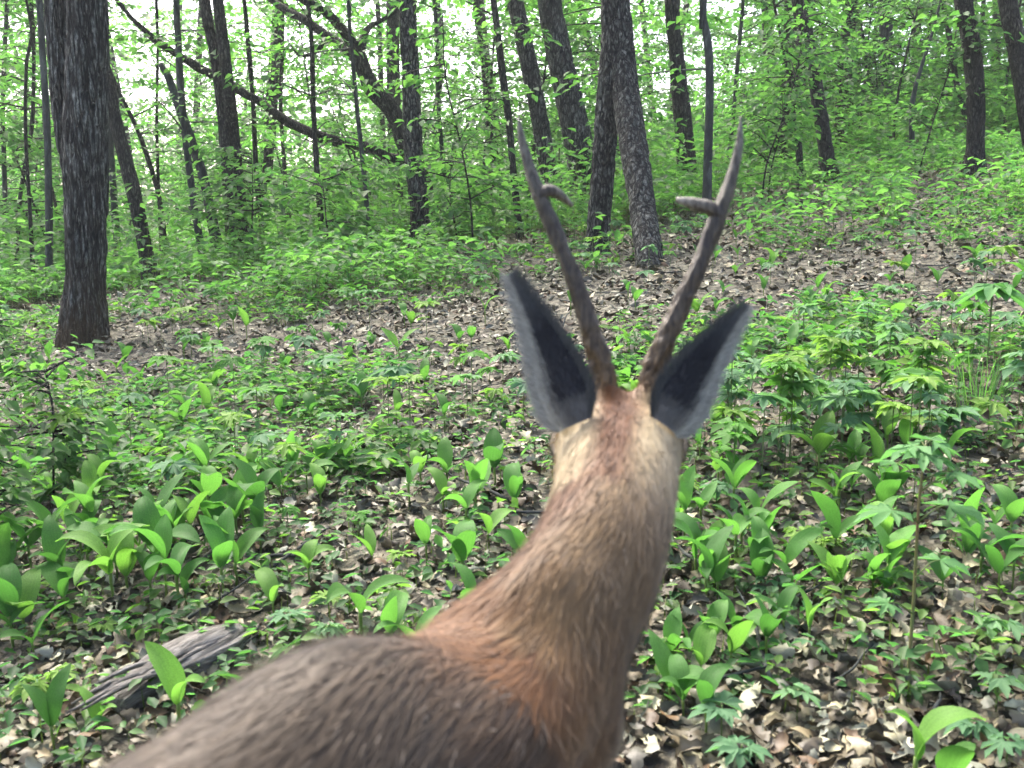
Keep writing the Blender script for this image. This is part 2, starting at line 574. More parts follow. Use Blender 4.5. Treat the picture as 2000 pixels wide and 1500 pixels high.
G_BIG, G_THIN, G_SAP = 'large trunks of the wood', 'slender trunks of the wood', 'young saplings of the understorey'
tree('furrowed_tree', 'big rough-barked tree with a thinner paler stem splitting off, alone in the undergrowth',
     [(160, 668, 84), (165, 560, 78), (168, 450, 80), (169, 300, 82), (168, 150, 76), (169, 0, 72)], 6.0, M_bark, G_BIG,
     sides=64, step=.022, amp=.022, fr=26, fz=6, flare=1.22, extend=6, low=0, crown=10,
     stems=[[(158, 380, 42, .12), (140, 300, 46, .15), (124, 180, 46, .18), (116, 80, 42, .2), (112, 0, 40, .22)]])
tree('plated_tree', 'twin-legged tree whose two plated trunks lean together and fuse like an arch',
     [(1167, 500, 45), (1171, 420, 44), (1179, 320, 43), (1186, 220, 43), (1194, 140, 44), (1198, 60, 42), (1196, -20, 38)], 7.7, M_bark2, G_BIG,
     sides=48, step=.022, amp=.017, fr=26, fz=10, flare=1.15, extend=6, low=2, crown=10,
     stems=[[(1274, 570, 54, -1.0), (1270, 516, 50, -.95), (1258, 430, 47, -.72), (1244, 330, 47, -.48), (1228, 220, 48, -.2), (1217, 120, 47, -.03), (1210, 40, 46, .05), (1206, -20, 42, .05)]])
tree('trunk_tree', 'straight dark trunk standing right in front of the crooked oak',
     [(822, 470, 38), (818, 400, 37), (807, 280, 38), (803, 150, 34), (796, 0, 32)], 10.5, M_bark2, G_BIG, sides=36, step=.04, amp=.012, fr=26, fz=6, low=9, crown=14)
tree('crooked_oak', 'crooked dark oak with long low limbs reaching out over the saplings',
     [(838, 430, 34), (832, 380, 34), (812, 320, 34), (790, 280, 34), (765, 215, 33), (728, 175, 34), (697, 105, 32)], 12.5, M_bark3, G_BIG,
     sides=20, step=.1, amp=.02, fr=14, fz=6, extend=0, low=5, crown=0,
     limbs=[[(800, 318, 24, 0), (765, 312, 23, -.1), (704, 284, 20, -.3), (643, 273, 21, -.5), (565, 240, 18, -.7), (500, 195, 17, -.8), (390, 132, 17, -.9), (300, 75, 13, -1), (228, 0, 9, -1), (190, -60, 6, -1)],
            [(700, 112, 26, 0), (660, 85, 22, .2), (600, 42, 18, .4), (540, 8, 14, .6), (480, -40, 10, .8)],
            [(697, 105, 24, 0), (672, 60, 20, -.2), (630, 20, 17, -.4), (580, -8, 14, -.6), (520, -60, 9, -.7)],
            [(700, 112, 20, 0), (715, 60, 14, .2), (745, 40, 11, .4), (780, 15, 9, .6), (800, -30, 6, .8)],
            [(640, 70, 10, .3), (620, 100, 8, .2), (585, 110, 6, .1), (560, 75, 4, .1)]])
tree('leaning_tree', 'stout leaning trunk with flared foot behind the twin-legged tree',
     [(1148, 400, 66), (1138, 320, 58), (1120, 235, 52), (1100, 140, 48), (1082, 50, 46), (1072, -10, 44)], 11.0, M_bark2, G_BIG, sides=36, step=.04, amp=.014, fr=22, fz=5, low=6, crown=14)
tree('leaning_tree', 'leafy leaning trunk half hidden by sprays beside the stout leaning trunk',
     [(1075, 360, 34), (1062, 280, 33), (1046, 190, 32), (1028, 100, 33), (1010, 20, 31)], 12.0, M_bark2, G_BIG, sides=24, step=.07, amp=.012, fr=22, fz=5, low=10, crown=12)
tree('trunk_tree', 'straight trunk growing just uphill of the slim bent grey trunk',
     [(1342, 340, 38), (1337, 270, 35), (1328, 180, 32), (1320, 90, 28), (1312, 0, 26)], 12.5, M_bark3, G_BIG, sides=24, step=.07, amp=.012, fr=22, fz=5, low=8, crown=12)
tree('grey_tree', 'slim bent grey trunk with smooth bark at the edge of the bare slope',
     [(1380, 430, 18), (1382, 330, 17), (1386, 180, 16), (1384, 100, 16), (1376, 40, 14), (1374, -10, 14)], 9.0, M_bark4, G_THIN, sides=14, step=.1, amp=.003, low=7, crown=6)
tree('trunk_tree', 'dark trunk curving up beside a short broken snag on the slope',
     [(1620, 352, 32), (1614, 300, 28), (1602, 220, 26), (1588, 130, 24), (1572, 50, 23), (1556, -10, 22)], 11.5, M_bark3, G_BIG, sides=28, step=.05, amp=.012, fr=24, fz=6, low=7, crown=12)
tree('trunk_tree', 'narrow upright dark trunk behind the curving trunk on the slope',
     [(1528, 330, 18), (1532, 220, 16), (1536, 110, 16), (1542, -10, 15)], 14, M_bark3, G_THIN, sides=12, step=.12, amp=.006, low=6, crown=10)
tree('snag', 'short broken snag at the foot of the curving dark trunk',
     [(1564, 375, 15), (1563, 340, 13), (1561, 300, 13), (1560, 276, 11)], 11, M_bark3, None, sides=12, step=.05, amp=.006, extend=0, low=0, crown=0, cat='tree stump')
tree('trunk_tree', 'solitary dark trunk with a slight bow standing high on the slope',
     [(1902, 342, 36), (1905, 290, 32), (1906, 200, 32), (1900, 110, 32), (1890, 40, 31), (1880, -10, 31)], 10.2, M_bark3, G_BIG, sides=36, step=.04, amp=.011, fr=26, fz=7, low=3, crown=12, crown_from=5)
tree('trunk_tree', 'tilted mossy dark trunk uphill of the solitary bowed trunk',
     [(2026, 330, 36), (2008, 230, 34), (1993, 130, 35), (1978, 50, 34), (1966, -10, 33)], 10.0, M_bark3, G_BIG, sides=28, step=.05, amp=.011, fr=26, fz=7, low=4, crown=10, crown_from=5)
tree('twin_tree', 'pair of dark slender stems rising from one foot and crossing high up',
     [(452, 462, 24), (448, 380, 23), (438, 260, 22), (424, 130, 22), (410, 60, 20), (398, -10, 20)], 10.5, M_bark3, G_BIG, sides=20, step=.08, amp=.008, fr=24, fz=6, low=6, crown=10,
     stems=[[(478, 480, 26, .1), (470, 400, 23, .1), (458, 280, 22, .08), (446, 170, 23, -.12), (436, 80, 22, -.12), (424, -10, 20, -.1)]])
tree('leaning_tree', 'dark trunk leaning towards the big rough-barked tree from behind',
     [(296, 548, 30), (280, 470, 29), (262, 380, 28), (242, 300, 27), (222, 220, 26), (206, 140, 24), (190, 40, 22)], 9.6, M_bark3, G_BIG, sides=24, step=.06, amp=.009, fr=24, fz=6, low=0, crown=9)
tree('grey_tree', 'smooth thin grey trunk standing behind the big rough-barked tree',
     [(96, 592, 15), (96, 450, 14), (92, 250, 13), (84, 120, 13), (76, -10, 12)], 9.5, M_bark4, G_THIN, sides=12, step=.12, amp=.003, low=7, crown=7)
tree('broken_tree', 'broken slanting trunk with a torn pale top among the saplings',
     [(424, 478, 22), (412, 420, 20), (398, 350, 19), (372, 270, 19), (350, 210, 18), (328, 150, 15), (312, 124, 9)], 11.2, M_bark4, None, sides=16, step=.07, amp=.008, extend=0, low=4, crown=0)
THIN = [  # path, depth, label
    ([(396, 500, 16), (382, 420, 14), (366, 300, 13), (354, 180, 13), (347, 60, 12), (344, -10, 12)], 11, 'thin dark trunk passing behind the broken slanting trunk'),
    ([(322, 530, 10), (316, 410, 9), (286, 300, 9), (258, 230, 8), (218, 145, 7)], 12, 'thin pole slanting up towards the big rough-barked tree'),
    ([(318, 545, 7), (312, 420, 7), (306, 250, 6), (308, 100, 6), (305, -10, 6)], 12.5, 'thread-thin upright pole crossing the slanting pole'),
    ([(236, 560, 16), (228, 460, 14), (220, 350, 13), (214, 240, 12)], 12, 'thin dark trunk squeezed between rough-barked tree and leaning trunk'),
    ([(66, 560, 9), (58, 400, 7), (50, 260, 7), (52, 120, 6), (62, 70, 6), (50, -10, 5)], 10, 'wiry crooked pole next to the smooth grey trunk'),
    ([(30, 565, 8), (40, 380, 8), (62, 250, 8), (66, 100, 7), (60, -10, 7)], 13, 'wiry leaning pole at the bright wood edge'),
    ([(8, 560, 9), (10, 400, 9), (6, 200, 8), (14, -10, 8)], 14, 'slender pole at the bright wood edge beyond the wiry poles'),
    ([(512, 455, 10), (500, 330, 10), (494, 190, 9), (484, 80, 9), (476, -10, 8)], 12, 'thin pole just beyond the crossing pair of stems'),
    ([(634, 482, 13), (622, 380, 11), (614, 250, 10), (610, 130, 10), (606, 40, 8)], 10.5, 'thin grey pole under the long oak limb'),
    ([(720, 452, 10), (712, 350, 9), (700, 240, 9), (690, 130, 8), (680, 0, 7)], 10.8, 'thin pole passing in front of the oak fork'),
    ([(1012, 430, 14), (1002, 330, 13), (994, 240, 14), (982, 150, 14), (970, 50, 13), (962, -10, 12)], 10.5, 'slim dark trunk next to the leafy leaning trunk'),
    ([(1206, 370, 18), (1204, 300, 17), (1200, 200, 16), (1196, 100, 15)], 15, 'trunk seen through the gap of the twin-legged tree'),
    ([(1782, 300, 11), (1782, 200, 10), (1800, 130, 7), (1830, 30, 6)], 12.5, 'thin double-bent pole on the fern slope'),
    ([(1876, 190, 11), (1868, 160, 10), (1852, 60, 10), (1842, -10, 9)], 15, 'thin trunk behind the solitary bowed trunk'),
    ([(1698, 150, 10), (1690, 100, 9), (1668, -10, 8)], 20, 'pale thin trunk in the bright gap uphill'),
    ([(1735, 160, 26), (1732, 90, 25), (1728, -10, 24)], 19, 'thick far trunk wrapped in leaves uphill'),
    ([(1497, 220, 12), (1496, 120, 12), (1492, -10, 11)], 18, 'far trunk left of the narrow upright trunk on the slope'),
    ([(1917, 90, 9), (1918, 40, 9), (1922, -10, 8)], 19, 'far thin trunk uphill of the solitary bowed trunk'),
    ([(872, 420, 10), (866, 330, 9), (856, 200, 8), (852, 60, 8)], 14, 'thin pole standing close behind the straight dark trunk'),
    ([(560, 440, 9), (556, 330, 8), (548, 210, 8), (552, 60, 7)], 15, 'thin far pole below the tip of the long oak limb'),
    ([(950, 400, 16), (962, 320, 15), (955, 250, 14), (948, 150, 13), (930, 20, 12)], 15.5, 'leaning far trunk left of the slim dark trunk'),
    ([(1420, 330, 9), (1432, 230, 8), (1440, 130, 8), (1452, -10, 7)], 14.5, 'thin far pole uphill of the slim bent grey trunk'),
]
for k, (pth, d, lab) in enumerate(THIN):
    tree('slender_tree', lab, pth, d, M_bark4 if k % 3 == 0 else M_bark3, G_THIN, sides=9, step=.2, amp=.003, extend=4.5, low=18, crown=9, leaf=.10)

# understorey saplings with layered horizontal sprays
def sapling(name, label, x, y, ht, lean, nb, leaf, group, Lr=(.4, 1.0), dark=1.0, cat='sapling', r=.012, tmpl=None, per=36, f0=.14, lm=None):
    gz = h1(x, y)
    o3 = np.array([x, y, gz])
    root = link(name, None, None, o3)
    tag(root, label, cat, group, lm, (x, y))
    pts = [np.array([0, 0, -.06])]
    q = np.zeros(3)
    dv = np.array([lean[0], lean[1], 1.0])
    for k in range(5):
        dv = unit(dv + np.array([rng.normal(0, .09), rng.normal(0, .09), .05]))
        q = q + dv * ht / 5
        pts.append(q)
    pts = np.array(pts); rad = r * np.array([1.15, .95, .8, .6, .4, .15])
    V, fs = tube(pts, rad, 6, ht / 14)
    ac = Acc(); ac.add(V, fs, (1, 1, 1))
    acl, acb = Acc(), Acc()
    axis = catmull(np.column_stack([pts + o3, rad]), ht / 24)
    add_sprays(acl, acb, axis, nb, gz + ht * f0, gz + ht, Lr, leaf, per, o3, dark, tmpl)
    link('trunk', ac.mesh('trunk', M_bark3), root)
    link('branchwork', acb.mesh('branchwork', M_bark3), root)['kind'] = 'stuff'
    link('crown', acl.mesh('crown', M_leaf, False), root)
    return root

def at2(px, py, d): q_ = P(px, py, d); return (q_[0], q_[1])
LM.update({'deer': (.0, .7), 'big rough-barked tree': at2(160, 668, 6.0), 'twin-legged tree': at2(1220, 510, 7.7), 'crooked oak': at2(838, 430, 12.5),
           'slim bent grey trunk': at2(1380, 430, 9.0), 'curving dark trunk': at2(1620, 352, 11.5), 'solitary bowed trunk': at2(1902, 342, 10.2),
           'crossing pair of stems': at2(452, 462, 10.5), 'stout leaning trunk': at2(1148, 400, 11), 'tilted mossy trunk': at2(2026, 330, 10), 'smooth grey trunk': at2(96, 592, 9.5)})
TREES = [k_ for k_ in LM if k_ != 'deer']
for nm_, px_, py_ in [('weathered log', 350, 1330), ('tall leafy stalk', 1772, 1345), ('tall grass tuft', 1918, 800), ('drooping broad-leaved seedling', 1930, 700)]:
    q_ = G(px_, py_); LM[nm_] = (q_[0], q_[1])
LOW = ['deer', 'weathered log', 'tall leafy stalk', 'tall grass tuft', 'drooping broad-leaved seedling', 'big rough-barked tree', 'twin-legged tree', 'solitary bowed trunk', 'slim bent grey trunk']
placed = []
tries = 0
def size_word(ht): return 'knee-high' if ht < .9 else 'waist-high' if ht < 1.5 else 'man-high' if ht < 2.4 else 'tall' if ht < 3.6 else 'very tall'
def lean_word(l): return 'upright' if abs(l) < .05 else 'uphill-leaning' if l > 0 else 'downhill-leaning'
while len(placed) < 115 and tries < 9000:
    tries += 1
    y = rng.uniform(8.5, 24)
    x = rng.uniform(-.62, .62) * y
    if y < 12.5 and (rng.random() < .6 or x > 1.0): continue
    if y < 14 and .12 < x / y < .56 and rng.random() < .7: continue
    if y < 9 and -.25 < x / y < .25 and rng.random() < .75: continue
    if x > 1.2 and y < 11.5 and rng.random() < .8: continue
    if any((x - a) ** 2 + (y - b) ** 2 < .4 for a, b in tree_sites + placed): continue
    placed.append((x, y))
    ht = rng.uniform(1.3, 5.4) * (1.0 if y > 12.5 else .5)
    if y < 13.2 and -.27 < x / y < -.04: ht = min(ht, 1.1)
    ln = rng.normal(0, .1)
    wh = near_lm(x, y, TREES)
    sapling('sapling', f"{size_word(ht)} {lean_word(ln)} leafy sapling near the {wh}", x, y, ht, (ln, rng.normal(0, .1)),
            int(12 + ht * 10), rng.uniform(.062, .09), 'saplings of the understorey', (.4, .6 + ht * .16), rng.uniform(.85, 1.15), r=.006 + .004 * ht, lm=wh)
# the airy multi-stem sapling left of the leaning trunks
for (px, py, d, ht, ln, lab) in [(925, 478, 8.8, 2.6, (-.02, 0), 'airy branching sapling standing in front of the leafy leaning trunk'),
                                 (1487, 388, 9.6, 1.9, (-.18, 0), 'bowed dark sapling at the edge of the bare leaf-strewn slope'),
                                 (1500, 372, 10.2, 1.7, (.2, 0), 'thin sapling tilting uphill beside the bowed dark sapling'),
                                 (1790, 330, 10.5, 2.2, (.1, 0), 'loose sapling on the slope below the thin double-bent pole')]:
    q = P(px, py, d)
    sapling('sapling', lab, q[0], q[1], ht, ln, 24, .075, None, (.35, .8), 1, r=.009)

# far wood beyond the crest: one leafy mass plus its own slender trunks
acl = Acc()
n = 10800
y = rng.uniform(19, 62, n) 
x = rng.uniform(-.72, .72, n) * y
right = x / y
keep = (rng.random(n) < np.clip(.62 + right * 1.0, .4, 1)) 
x, y = x[keep], y[keep]; n = len(x)
z = np.where(rng.random(n) < .45, 1 + y * rng.uniform(-.06, .09, n), H(x, y) + rng.uniform(.0, 1, n) * (3.5 + y * .30))
z = np.maximum(z, H(x, y) + .2)
gap = noise(np.column_stack([x / y * 8, (z - 1) / y * 12, y * 0.02]), 77) - .12 * ((z - 1) / y < .06)
k = gap < np.interp(x / y, [-.5, 0, .3], [.66, .70, .78])
org = np.stack([x, y, z], 1)[k]
nn = len(org)
Pn, D, N, S = spray_leaves(org, rng.uniform(0, 6.28, nn), rng.uniform(1.2, 3.4, nn), rng.uniform(0, .5, nn), 17, 1.0, .42, .35, .4)
S = S * (.10 + .0026 * Pn[:, 1])
V, fs = scatter(T_dia, F_dia, Pn, D, N, S)
acl.add(V, fs, leaf_cols(len(Pn), 4, 1.0))
fo = link('distant_foliage', acl.mesh('distant_foliage', M_leaf, False))
fo['kind'] = 'stuff'
tag(fo, 'bright green far foliage of the wood beyond the crest', 'foliage')
for k in range(46):
    y = rng.uniform(17, 42); x = rng.uniform(-.6, .62) * y
    o3 = np.array([x, y, h1(x, y)])
    ht = rng.uniform(9, 15); r = rng.uniform(.05, .14)
    ln = rng.normal(0, .1)
    pts = np.array([[0, 0, -.2], [ln * ht * .3, 0, ht * .3], [ln * ht * .6 + rng.normal(0, .2), 0, ht * .65], [ln * ht, 0, ht]])
    V, fs = tube(pts, r * np.array([1.2, .95, .75, .2]), 7, 1.2)
    ac = Acc(); ac.add(V, fs, (1, 1, 1))
    root = link('distant_tree', None, None, o3)
    wh = near_lm(x, y, TREES)
    tag(root, f"{'thick' if r > .1 else 'thin'} {lean_word(ln)} far trunk beyond the {wh}", 'tree', 'far trunks of the wood', wh, (x, y))
    link('trunk', ac.mesh('trunk', M_bark3), root)
    acl, acb = Acc(), Acc()
    axis = catmull(np.column_stack([pts + o3, r * np.ones(4)]), .5)
    add_sprays(acl, acb, axis, 18 if x < 4 else 10, o3[2] + 3, o3[2] + ht, (1.2, 3), .18, 12, o3, 1.0, (T_dia, F_dia))
    link('branchwork', acb.mesh('branchwork', M_bark3), root)['kind'] = 'stuff'
    link('crown', acl.mesh('crown', M_leaf, False), root)

# ------------------------------------------------------------------ leaf litter
def litter_template(kind):
    r = np.random.default_rng(kind)
    rows = np.array([0, .22, .5, .78, 1.0]); wd = np.array([.04, .30, .38, .27, .03]) * r.uniform(.8, 1.2)
    curl, bend, tw = r.uniform(.3, 1.9) * r.choice([1, 1, -1]), r.uniform(-.9, .9), r.uniform(-.8, .8)
    T = []
    for t_, w_ in zip(rows, wd):
        for c in (-1, 0, 1):
            wx = w_ * (1 + r.normal(0, .26) * abs(c))
            T.append([t_ - .5 + r.normal(0, .04), c * wx * math.cos(curl * .6), abs(c) * wx * math.sin(curl) * .8 + bend * (t_ - .5) ** 2 + tw * (t_ - .5) * c * wx + r.normal(0, .02)])
    T = np.array(T)
    Fq = np.array([[i * 3 + j, i * 3 + j + 1, i * 3 + j + 4, i * 3 + j + 3] for i in range(4) for j in range(2)])
    T[:, 2] -= T[:, 2].mean()
    return T, [Fq]
def crisp_leaf(kind, nr=9, ncn=5):
    r = np.random.default_rng(kind)
    tt = np.linspace(0, 1, nr)
    wd = r.uniform(.26, .42) * np.sin(np.pi * (.03 + .94 * tt) ** r.uniform(.8, 1.2)) ** .8
    lob = 1 + r.uniform(.05, .35) * np.where(np.arange(nr) % 2 == 0, -1, 1) * (tt > .1) * (tt < .95)
    curl, bend, tw = r.uniform(.4, 2.3) * r.choice([1, 1, -1]), r.uniform(-1.2, 1.2), r.uniform(-1.2, 1.2)
    ph = r.uniform(0, 6)
    T = []
    for k_ in range(nr):
        for c in np.linspace(-1, 1, ncn):
            ww = wd[k_] * (lob[k_] if abs(c) == 1 else 1) * (1 + r.normal(0, .07))
            an_ = curl * c * .9
            T.append([tt[k_] - .5 + r.normal(0, .012), math.sin(an_) / max(.5, abs(curl * .9)) * ww, (1 - math.cos(an_)) / max(.5, abs(curl * .9)) * ww * np.sign(curl) + bend * (tt[k_] - .5) ** 2 + tw * (tt[k_] - .5) * c * ww + .03 * math.sin(tt[k_] * 11 + c * 3 + ph)])
    T = np.array(T); T[:, 2] -= T[:, 2].mean()
    Fq = np.array([[i * ncn + j, i * ncn + j + 1, (i + 1) * ncn + j + 1, (i + 1) * ncn + j] for i in range(nr - 1) for j in range(ncn - 1)])
    return T, [Fq]
LT = [litter_template(100 + k) for k in range(20)]
LTH = [crisp_leaf(300 + k) for k in range(20)]
LTM = [crisp_leaf(300 + k, 7, 3) for k in range(20)]
LT = [crisp_leaf(300 + k, 4, 3) for k in range(20)]
LPAL = np.array([[.07, .052, .038], [.11, .085, .06], [.16, .12, .085], [.23, .185, .135], [.30, .26, .20], [.34, .31, .26], [.13, .075, .045], [.09, .08, .07], [.20, .19, .175]])
LPAL = LPAL * np.array([.80, .90, .75])
LNAME = ['dark brown', 'brown', 'tan', 'pale tan', 'cream', 'bleached', 'reddish brown', 'dark grey', 'ash grey']
nL = 41000
yy = 1.0 + 11.5 * rng.random(nL) ** 1.35
xx = (rng.uniform(-.64, .64, nL)) * (yy + .6)
zz = H(xx, yy)
sz = rng.uniform(.02, .054, nL) * np.where(rng.random(nL) < .35, .65, 1) * np.where(rng.random(nL) < .05, 1.35, 1) * (.92 + .055 * yy)
hor = rng.uniform(0, 6.28, nL)
D = np.stack([np.cos(hor), np.sin(hor), rng.normal(0, .4, nL)], 1)
N = np.stack([rng.normal(0, .5, nL) - .1, rng.normal(0, .5, nL) - .08, np.ones(nL)], 1)
Pn = np.stack([xx, yy, zz + .004 + rng.random(nL) * .024], 1)
kk = rng.integers(0, len(LT), nL)
kc = rng.integers(0, len(LPAL), nL)
score = sz / yy
inside = (np.abs(xx / yy) < .5) & (yy > 1.55)
big = np.argsort(-np.where(inside, score, 0))[:300]
isbig = np.zeros(nL, bool); isbig[big] = True
acl = Acc()
for q in range(len(LT)):
    for TT, s in ((LTM[q], (kk == q) & ~isbig & (yy < 3.2)), (LT[q], (kk == q) & ~isbig & (yy >= 3.2))):
        V, fs = scatter(TT[0], TT[1], Pn[s], D[s], N[s], sz[s] * np.where(yy[s] < 3.2, 1.1, 1))
        c = LPAL[kc[s]] * rng.uniform(.5, 1.25, (s.sum(), 1))
        acl.add(V, fs, np.repeat(c, len(TT[0]), 0))
lo = link('leaf_litter', acl.mesh('leaf_litter', M_litter))
lo['kind'] = 'stuff'
tag(lo, 'deep litter of dead brown and grey leaves covering the forest floor', 'leaf litter')
lmesh = [mesh_np('dead_leaf', T, Fq, mat=M_litter_o) for T, Fq in LTH]
def frame_matrix(p, D, N, s, wscale=1.0):
    D = Vector(D).normalized(); N = Vector(N); B = N.cross(D).normalized(); N = D.cross(B)
    return Matrix(((D.x * s, B.x * s * wscale, N.x * s, p[0]), (D.y * s, B.y * s * wscale, N.y * s, p[1]), (D.z * s, B.z * s * wscale, N.z * s, p[2]), (0, 0, 0, 1)))
for i in big:
    o = link('dead_leaf', lmesh[kk[i]])
    o.matrix_world = frame_matrix(Pn[i] + np.array([0, 0, .008]), D[i], N[i], sz[i])
    wh = near_lm(xx[i], yy[i], LOW)
    cv = LPAL[kc[i]] * rng.uniform(.8, 1.2)
    o.color = (*cv, 1)
    sw = 'large' if sz[i] > .058 else 'small'
    tag(o, f'{sw} {LNAME[kc[i]]} dead leaf near the ' + wh, 'dead leaf', 'dead leaves on the forest floor', wh, (xx[i], yy[i]))

# twigs on the floor
for i in range(70):
    y = 1.4 + 5 * rng.random() ** 1.3; x = rng.uniform(-.55, .55) * y
    L = rng.uniform(.08, .35); a = rng.uniform(0, math.pi)
    pts = []
    for s_ in np.linspace(-.5, .5, 4):
        q = np.array([x + s_ * L * math.cos(a), y + s_ * L * math.sin(a)]) + rng.normal(0, .02 * L, 2)
        pts.append([q[0], q[1], h1(*q) + .022 + .01 * rng.random()])
    pts = np.array(pts); o3 = pts[0]
    V, fs = tube(pts - o3, np.array([1, .9, .75, .4]) * rng.uniform(.002, .0055), 6, L / 6)
    ac = Acc(); ac.add(V, fs, (1, 1, 1))
    o = link('twig', ac.mesh('twig', M_bark4), None, o3)
    wh = near_lm(x, y, LOW)
    tag(o, f"{'long' if L > .22 else 'short'} fallen twig lying near the " + wh, 'twig', 'fallen twigs', wh, (x, y))

# weathered log half buried in litter
m, t, bs, out = new_mat('weathered_wood')
n = nz(t, 1, 6, coord(t, 'Object', (8, 120, 120)), .7)
t.links.new(ramp(t, n, [(.3, (.03, .028, .025)), (.48, (.12, .112, .098)), (.7, (.29, .28, .255))]), bs.inputs['Base Color'])
bs.inputs['Roughness'].default_value = .85
bump(t, n, 1.0, .01, bs)
M_wood = m
a, b = G(470, 1262), G(235, 1400)
mid = (a + b) / 2
ln = np.linalg.norm(b - a)
ax = unit(b - a)
lg = link('weathered_log', None, None, mid + np.array([0, 0, .022]))
lg.rotation_euler = (0, 0, math.atan2(ax[1], ax[0]))
tag(lg, 'grey weathered rotting log half sunk in the dead leaves', 'log')
def logdisp(q, r):
    an = np.arctan2(q[:, 1], q[:, 0])
    f = noise(np.column_stack([np.cos(an) * 5, np.sin(an) * 5, q[:, 2] * 2.5]), 5)
    g_ = noise(np.column_stack([np.cos(an) * 13, np.sin(an) * 13, q[:, 2] * 6]), 6)
    return r * ((np.abs(f - .5) * 2 - .5) * .45 + (g_ - .5) * .35)
dz = (b[2] - a[2]) / 2
V, fs = tube(np.array([[-ln * .5, 0, -dz], [-ln * .2, .01, -dz * .4], [ln * .2, -.005, dz * .4], [ln * .52, .01, dz]]), np.array([.03, .052, .05, .024]), 48, .008, logdisp)
ac = Acc(); ac.add(V, fs, (1, 1, 1))
link('log_body', ac.mesh('log_body', M_wood), lg)
for k in range(14):
    xs = rng.uniform(-.5, .35) * ln; yo = rng.uniform(-.05, .05); L = rng.uniform(.06, .2)
    pts = np.array([[xs, yo, .03], [xs + L * .5, yo + rng.normal(0, .006), .042], [xs + L, yo + rng.normal(0, .012), .03]])
    V, fs = tube(pts, np.array([.003, .006, .002]), 5, .03)
    ac = Acc(); ac.add(V, fs, (1, 1, 1))
    link('splinter', ac.mesh('splinter', M_wood), lg)
# fallen branch at the far edge
a, b = P(345, 518, 9.3), P(425, 524, 9.0)
pts = np.array([a, (a + b) / 2 + [0, 0, .03], b]); pts[:, 2] = H(pts[:, 0], pts[:, 1]) + np.array([.14, .15, .1])
V, fs = tube(pts - pts[0], np.array([.02, .025, .015]), 8, .06)
ac = Acc(); ac.add(V, fs, (1, 1, 1))
tag(link('fallen_branch', ac.mesh('fallen_branch', M_wood), None, pts[0]), 'pale fallen branch lying below the crossing pair of stems', 'branch')

# ------------------------------------------------------------------ lily plants (broad arching leaves)
def lily_leaf(seed):
    r = np.random.default_rng(seed)
    n = 11
    tt = np.linspace(0, 1, n)
    e0, e1 = r.uniform(1.0, 1.4), r.uniform(-.9, .5)
    ang = e0 + (e1 - e0) * np.clip(tt, 0, 1) ** r.uniform(1.0, 1.8)
    st = 1 / (n - 1)
    xs = np.concatenate([[0], np.cumsum(np.cos(ang[:-1]) * st)]); zs = np.concatenate([[0], np.cumsum(np.sin(ang[:-1]) * st)])
    W = r.uniform(.155, .215)
    wd = W * np.sin(np.pi * np.clip(tt, 0, 1) ** .88) ** .9 + .012
    wd[-1] = .004
    V, UV = [], []
    fold = r.uniform(.1, .5); tw = r.uniform(-.4, .4)
    for i in range(n):
        nx, nzv = -math.sin(ang[i]), math.cos(ang[i])
        for c in (-1, -.5, 0, .5, 1):
            cup = fold * abs(c) ** 1.3 * wd[i] + tw * c * wd[i] * tt[i] + .012 * math.sin(tt[i] * 9 + c * 2 + seed)
            V.append([xs[i] + nx * cup, c * wd[i] * (1 - .15 * fold), zs[i] + nzv * cup])
            UV.append([c * .5 * wd[i] / W + .5, tt[i] * .3])
    Fq = np.array([[i * 5 + j, i * 5 + j + 1, i * 5 + j + 6, i * 5 + j + 5] for i in range(n - 1) for j in range(4)])
    return mesh_np('lily_leaf', np.array(V), [Fq], uv=np.array(UV), mat=M_lily)
lilies = [lily_leaf(k) for k in range(18)]
V, fs = tube(np.array([[0, 0, -.25], [.02, .01, .35], [0, 0, .7], [.0, 0, 1.0]]), np.array([.032, .03, .034, .04]), 6, .3)
stem_me = mesh_np('stem', V, fs, mat=M_stem)
lily_sites = []
TINTS = [('deep green', (.055, .15, .036)), ('mid green', (.07, .182, .042)), ('bright green', (.09, .215, .05)), ('yellowish green', (.115, .24, .052))]
def lily(x, y, sc_=1.0, nl=None, az=None):
    gz = h1(x, y)
    nl = nl or (2 if rng.random() < .72 else 3)
    wh = near_lm(x, y, LOW)
    root = link('lily_plant', None, None, (x, y, gz))
    cw, cv = TINTS[int(rng.integers(0, len(TINTS)))]
    cv = np.array(cv) * rng.uniform(.88, 1.14)
    sw = 'large' if sc_ > .84 else 'small'
    tag(root, f"{sw} {'two' if nl == 2 else 'three'}-leaved {cw} lily plant near the " + wh, 'plant', 'broad-leaved lily plants', wh, (x, y))
    hs = rng.uniform(.035, .085) * sc_
    so = link('stem', stem_me, root)
    so.scale = (.09 * sc_, .09 * sc_, hs)
    so.color = (.13, .2, .045, 1)
    az = rng.uniform(0, 6.28) if az is None else az
    for k in range(nl):
        o = link('leaf', lilies[int(rng.integers(0, len(lilies)))], root)
        L = rng.uniform(.095, .15) * sc_
        o.color = (*(cv * rng.uniform(.92, 1.08)), 1)
        o.location = (0, 0, hs * .92)
        o.scale = (L, L * rng.uniform(.85, 1.15), L)
        o.rotation_euler = (rng.normal(0, .12), rng.normal(0, .18), az + k * (2 * math.pi / nl) + rng.normal(0, .35))
    lily_sites.append((x, y))
